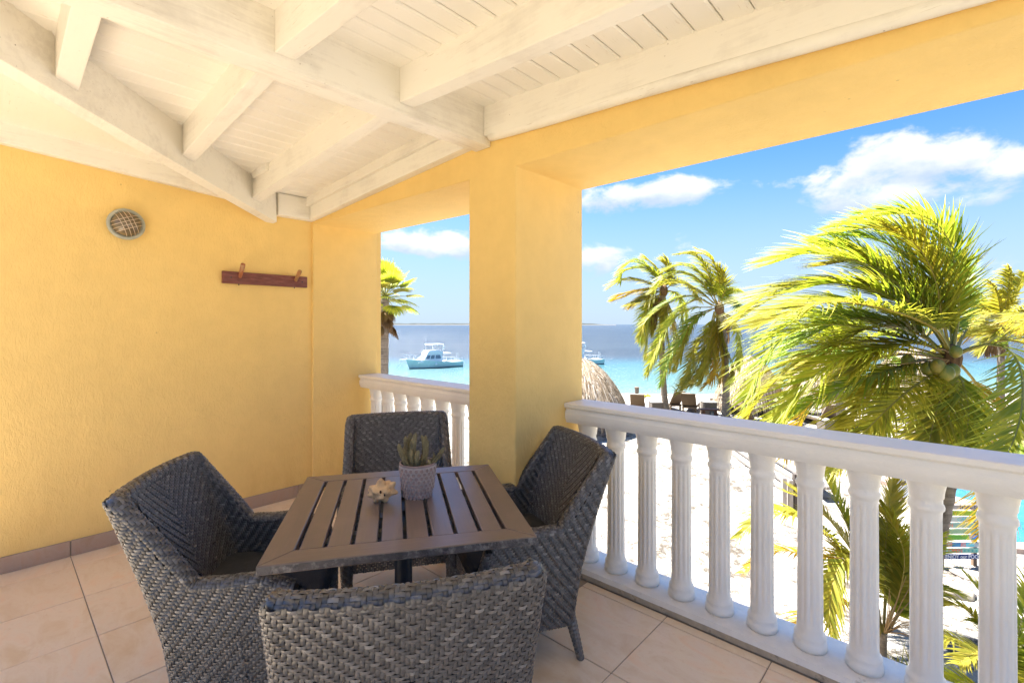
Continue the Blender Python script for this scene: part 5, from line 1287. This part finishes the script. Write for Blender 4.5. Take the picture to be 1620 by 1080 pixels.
B2 = copy_tree(B1); p = gat(911, 77, SEAZ); B2.location = p; B2.rotation_euler = (0, 0, YAW + rad(14)); B2['label'] = 'turquoise motor boat mostly hidden, only its stern showing right of the pillar'

# ---------------------------------------------------------------- pool side: pool, deck, painted sign, planter wall, kerb boards, posts
m_pool, k, b = newmat('pool_water'); c = k.coords(rnd=False)
k.put(b.inputs['Base Color'], k.ramp(k.noise(c, 2.5, 4, .6, .5), [(.35, (.012, .11, .20)), (.7, (.035, .18, .27))])); b.inputs['Roughness'].default_value = .08; k.put(b.inputs['Normal'], k.bump(k.noise(c, 5, 3), .15, .05))
m_coping = M('pink_coping_stone', (.38, .28, .23), .8, .12, 4, .3, 40)
POOL = [(1412, 764), (1592, 708), (1800, 712), (1930, 800), (1760, 872), (1600, 866), (1540, 800)]
pc = gnd(1680, 790); pt = [gnd(x, y) for x, y in POOL]
pl_ = thing('swimming_pool', 'blue swimming pool with pinkish coping behind the palm', 'swimming pool', (pc.x, pc.y, GZ))
g = MB(); g.add([(p.x, p.y, GZ + .075) for p in pt], [tuple(range(len(pt)))]); g.build('water', m_pool, pl_, True)
cen = sum(pt, Vector()) / len(pt); g = MB(); n = len(pt)
o1 = [(p.x, p.y, GZ + .12) for p in pt]; o2 = [tuple(Vector(p) + (Vector(p) - cen).normalized() * .45 + UP * .12) for p in pt]; o3 = [(x, y, GZ - .1) for x, y, z in o2]; o0 = [(p.x, p.y, GZ - .1) for p in pt]
g.add(o0 + o1 + o2 + o3, [(r * n + i, r * n + (i + 1) % n, (r + 1) * n + (i + 1) % n, (r + 1) * n + i) for r in range(3) for i in range(n)]); g.build('coping', m_coping, pl_, True, bevel=.012)

# painted plank sign
SIGN = [((.52, .47, .44), 'HAEL GEES', (.06, .05, .07), .20), ((.42, .62, .02), 'V', (.62, .42, .02), -.12), ((.62, .70, .66), 'CARD', (.10, .42, .44), .05), ((.36, .62, .52), 'N', (.66, .24, .16), -.2), ((.36, .58, .36), '', (.1, .3, .2), 0),
        ((.16, .55, .05), '', (.6, .7, .4), 0), ((.50, .62, .68), 'DINING', (.70, .18, .20), -.10), ((.34, .70, .58), 'OPEN', (.74, .12, .08), -.12), ((.035, .075, .30), 'ENJOY our POOL', (.82, .82, .84), .02)]
ds_ = 8.9; sb = gat(1508, ds_); sg_ = thing('painted_sign', 'stack of brightly painted plank signs standing by the pool', 'sign', sb, YAW)
m_signp = M('sign_post', (.2, .13, .08), .85)
for x in (-.42, .42):
    g = MB(); g.box((x, .035, .60), (.07, .05, 1.20), .005); g.build('post', m_signp, sg_)
random.seed(8)
for i, (cb, tx, ct, ox) in enumerate(SIGN):
    z = 1.12 - i * .112 - (.02 if i > 5 else 0); w = [.98, .98, .92, .98, .98, .96, 1.0, 1.0, 1.0][i]
    mp_ = M('sign_paint', tuple(x * .62 for x in cb), .6, .14, 7, .2, 60)
    g = MB(); rr_ = Matrix.Rotation(random.uniform(-.012, .012), 3, 'Y'); g.box((0, 0, 0), (w, .022, .088), .004, rr_); pk = g.build('sign_plank', mp_, sg_, loc=(.01, 0, z))
    if tx:
        cu = bpy.data.curves.new('lettering', 'FONT'); cu.body = tx; cu.size = .1; cu.extrude = .0012; cu.offset = .0012; cu.align_x = 'CENTER'; cu.align_y = 'CENTER'
        to = bpy.data.objects.new('lettering', cu); COL.objects.link(to); to.parent = pk; to.rotation_euler = (rad(90), 0, 0); to.location = (.0 + ox + .14, -.0125, 0); cu.materials.append(M('lettering_paint', ct, .6, .05))
        bpy.context.view_layer.update(); lm = bpy.data.meshes.new_from_object(to.evaluated_get(bpy.context.evaluated_depsgraph_get())); lo = bpy.data.objects.new('lettering', lm); COL.objects.link(lo); lo.parent = pk; lo.rotation_euler = to.rotation_euler; lo.location = to.location; lo.scale = (1.0 if len(tx) < 12 else .86, 1, 1); bpy.data.objects.remove(to)
g = MB(); m_bl = M('blue_sign_patch', (.03, .20, .62), .6); g.box((.36, -.004, .575), (.16, .024, .085), .02); g.build('blue_arrow', m_bl, sg_)
for (x, w, cc_) in ((.05, .20, (.02, .20, .42)), (.30, .20, (.12, .50, .62))):
    g = MB(); g.box((x, -.002, 1.12 - 6 * .112 - .02), (w * .8, .0235, .07), .003); g.build('paint_patch', M('sign_patch_paint', cc_, .6), sg_)
for x in np.linspace(.06, .42, 6):
    g = MB(); g.sphere((x, -.008, 1.12 - 7 * .112 - .02), .022, 8, 6, (1.2, .3, 1)); g.build('painted_motif', M('teal_motif', (.05, .34, .32), .6), sg_)

# white sloped planter wall and gravel bed, rocks
m_plaster = M('cream_plaster', (.46, .41, .34), .8, .06, 3, .3, 30)
a0, a1 = gat(1412, 9.6), gat(1452, 11.2)
wv_ = thing('planter_wall', 'short cream plastered wall with a sloping top beside the gravel bed', 'wall', a0)
dirw = (a1 - a0).normalized(); nw = Vector((-dirw.y, dirw.x, 0)); tk = .14
g = MB(); q0 = [a0 - nw * tk, a1 - nw * tk, a1 + nw * tk, a0 + nw * tk]
g.hexa([p - UP * .1 for p in q0] + [a0 - nw * tk + UP * .12, a1 - nw * tk + UP * .82, a1 + nw * tk + UP * .82, a0 + nw * tk + UP * .12]); g.build('plastered_body', m_plaster, wv_, True, bevel=.02)
m_gravel = island_mat('grey_gravel', [(0, (.20, .17, .15)), (.5, (.36, .32, .28)), (1, (.55, .50, .45))], .9, .2, 20)
random.seed(21); bm = bmesh.new(); bmesh.ops.create_icosphere(bm, subdivisions=1, radius=1); bv = [v.co.copy() for v in bm.verts]; bf = [[v.index for v in f.verts] for f in bm.faces]; bm.free()
def stones(n, area, r0, r1, name, mt, label, cat):
    g = MB()
    for i in range(n):
        px, py = area(); p = gnd(px, py); s = random.uniform(r0, r1); sc = Vector((random.uniform(.7, 1.3), random.uniform(.7, 1.3), random.uniform(.5, .8))) * s; rt_ = Matrix.Rotation(random.random() * 6.28, 3, 'Z')
        g.add([rt_ @ Vector((v.x * sc.x, v.y * sc.y, v.z * sc.z)) + p + UP * s * .2 for v in bv], bf)
    o = g.build(name, mt, fix=False); tag(o, label, cat, kind='stuff'); return o
stones(1500, lambda: (random.gauss(1440, 26), random.uniform(820, 868)), .015, .04, 'gravel', m_gravel, 'bed of grey gravel around the planter wall', 'gravel')
stones(500, lambda: (random.gauss(1530, 26), random.uniform(894, 940)), .012, .035, 'gravel', m_gravel, 'loose gravel below the painted sign', 'gravel')
m_rock = M('pale_beach_rock', (.36, .31, .25), .9, .2, 5, .6, 20, dirt=(.3, .24, .18), dscale=6)
for i, (px, py, s, lab) in enumerate([(1533, 912, .20, 'flat pale rock lying below the painted sign'), (1505, 935, .24, 'broad low rock below the gravel at the right'), (1118, 722, .3, 'brown tuft-like rock on the sand between the balusters'), (1380, 905, .16, 'small rock under the young palm')]):
    bm = bmesh.new(); bmesh.ops.create_icosphere(bm, subdivisions=3, radius=1); p = gnd(px, py)
    for v in bm.verts: v.co *= 1 + .3 * mnoise.noise(v.co * 1.6 + Vector((i * 9, 0, 0))); v.co = Vector((v.co.x * s * 1.3, v.co.y * s, v.co.z * s * .5))
    g = MB(); g.addbm(bm); o = g.build('rock', m_rock, smooth=True); o.location = p + UP * .03; tag(o, lab, 'rock', 'rocks lying on the sand')
# weathered kerb boards and posts left of the young palm
m_grey = M('grey_weathered_board', (.27, .24, .21), .9, .2, 6, .5, 40, stretch=(.2, 1, 1), dirt=(.2, .17, .14), dscale=6)
def beam_between(p, q, w, h, z, parent, nm='board'):
    d = (q - p); L = d.length; g = MB(); r_ = Matrix.Rotation(math.atan2(d.y, d.x), 3, 'Z'); c_ = (p + q) / 2; g.box((c_.x, c_.y, z), (L, w, h), .008, r_); return g.build(nm, m_grey, parent, True)
pA, pB = gnd(1150, 712), gnd(1262, 792)
kb = thing('board_edging', 'weathered grey boards edging the sand between two balusters', 'edging', (pA.x, pA.y, GZ))
off = Vector((pB.y - pA.y, pA.x - pB.x, 0)).normalized()
for i in range(3): beam_between(pA - off * (.20 * i), pB - off * (.20 * i), .16, .10, GZ + .06 + .10 * i, kb)
for i in range(3): beam_between(pA - off * (.62 + .15 * i), pB - off * (.62 + .15 * i), .13, .08, GZ + .34, kb)
m_darkp = M('dark_tarred_post', (.075, .06, .05), .9, .4, 8, .6, 30, stretch=(1, 1, .2))
m_palep = M('pale_grey_post', (.36, .31, .27), .9, .15, 8, .5, 40, stretch=(1, 1, .15))
for (px, w, h, mt, lab) in ((1240, .10, .85, m_palep, 'pale square post, left of a pair of pale posts'), (1250, .10, .80, m_palep, 'pale square post touching the dark post'), (1259, .115, .95, m_darkp, 'dark weathered post behind the young palm')):
    p = gat(px, 11.6); g = MB(); g.box((0, 0, h / 2 - .05), (w, w, h), .012); o = g.build('post', mt); o.location = p; o.rotation_euler = (0, 0, YAW); tag(o, lab, 'post', 'posts behind the young palm')
# info panel by the pool
t = thing('info_panel', 'white tilted information panel with a blue block by the pool', 'information panel', gat(1428, 10.9), YAW + .35)
g = MB(); g.box((0, .02, .35), (.06, .04, .7), .004); g.build('post', m_signp, t)
r_ = Matrix.Rotation(rad(-20), 3, 'X')
g = MB(); g.box((0, 0, .80), (.62, .02, .40), .004, r_); g.build('panel', m_boatw, t)
g = MB(); g.box((-.12, -.026, .70), (.24, .008, .10), 0, r_); g.build('blue_block', M('panel_blue', (.02, .28, .46), .5), t)
g = MB(); g.box((.02, -.014 + .012, .90), (.16, .03, .09), 0, r_); g.build('picture', M('panel_picture', (.16, .09, .06), .6, .5, 20), t)
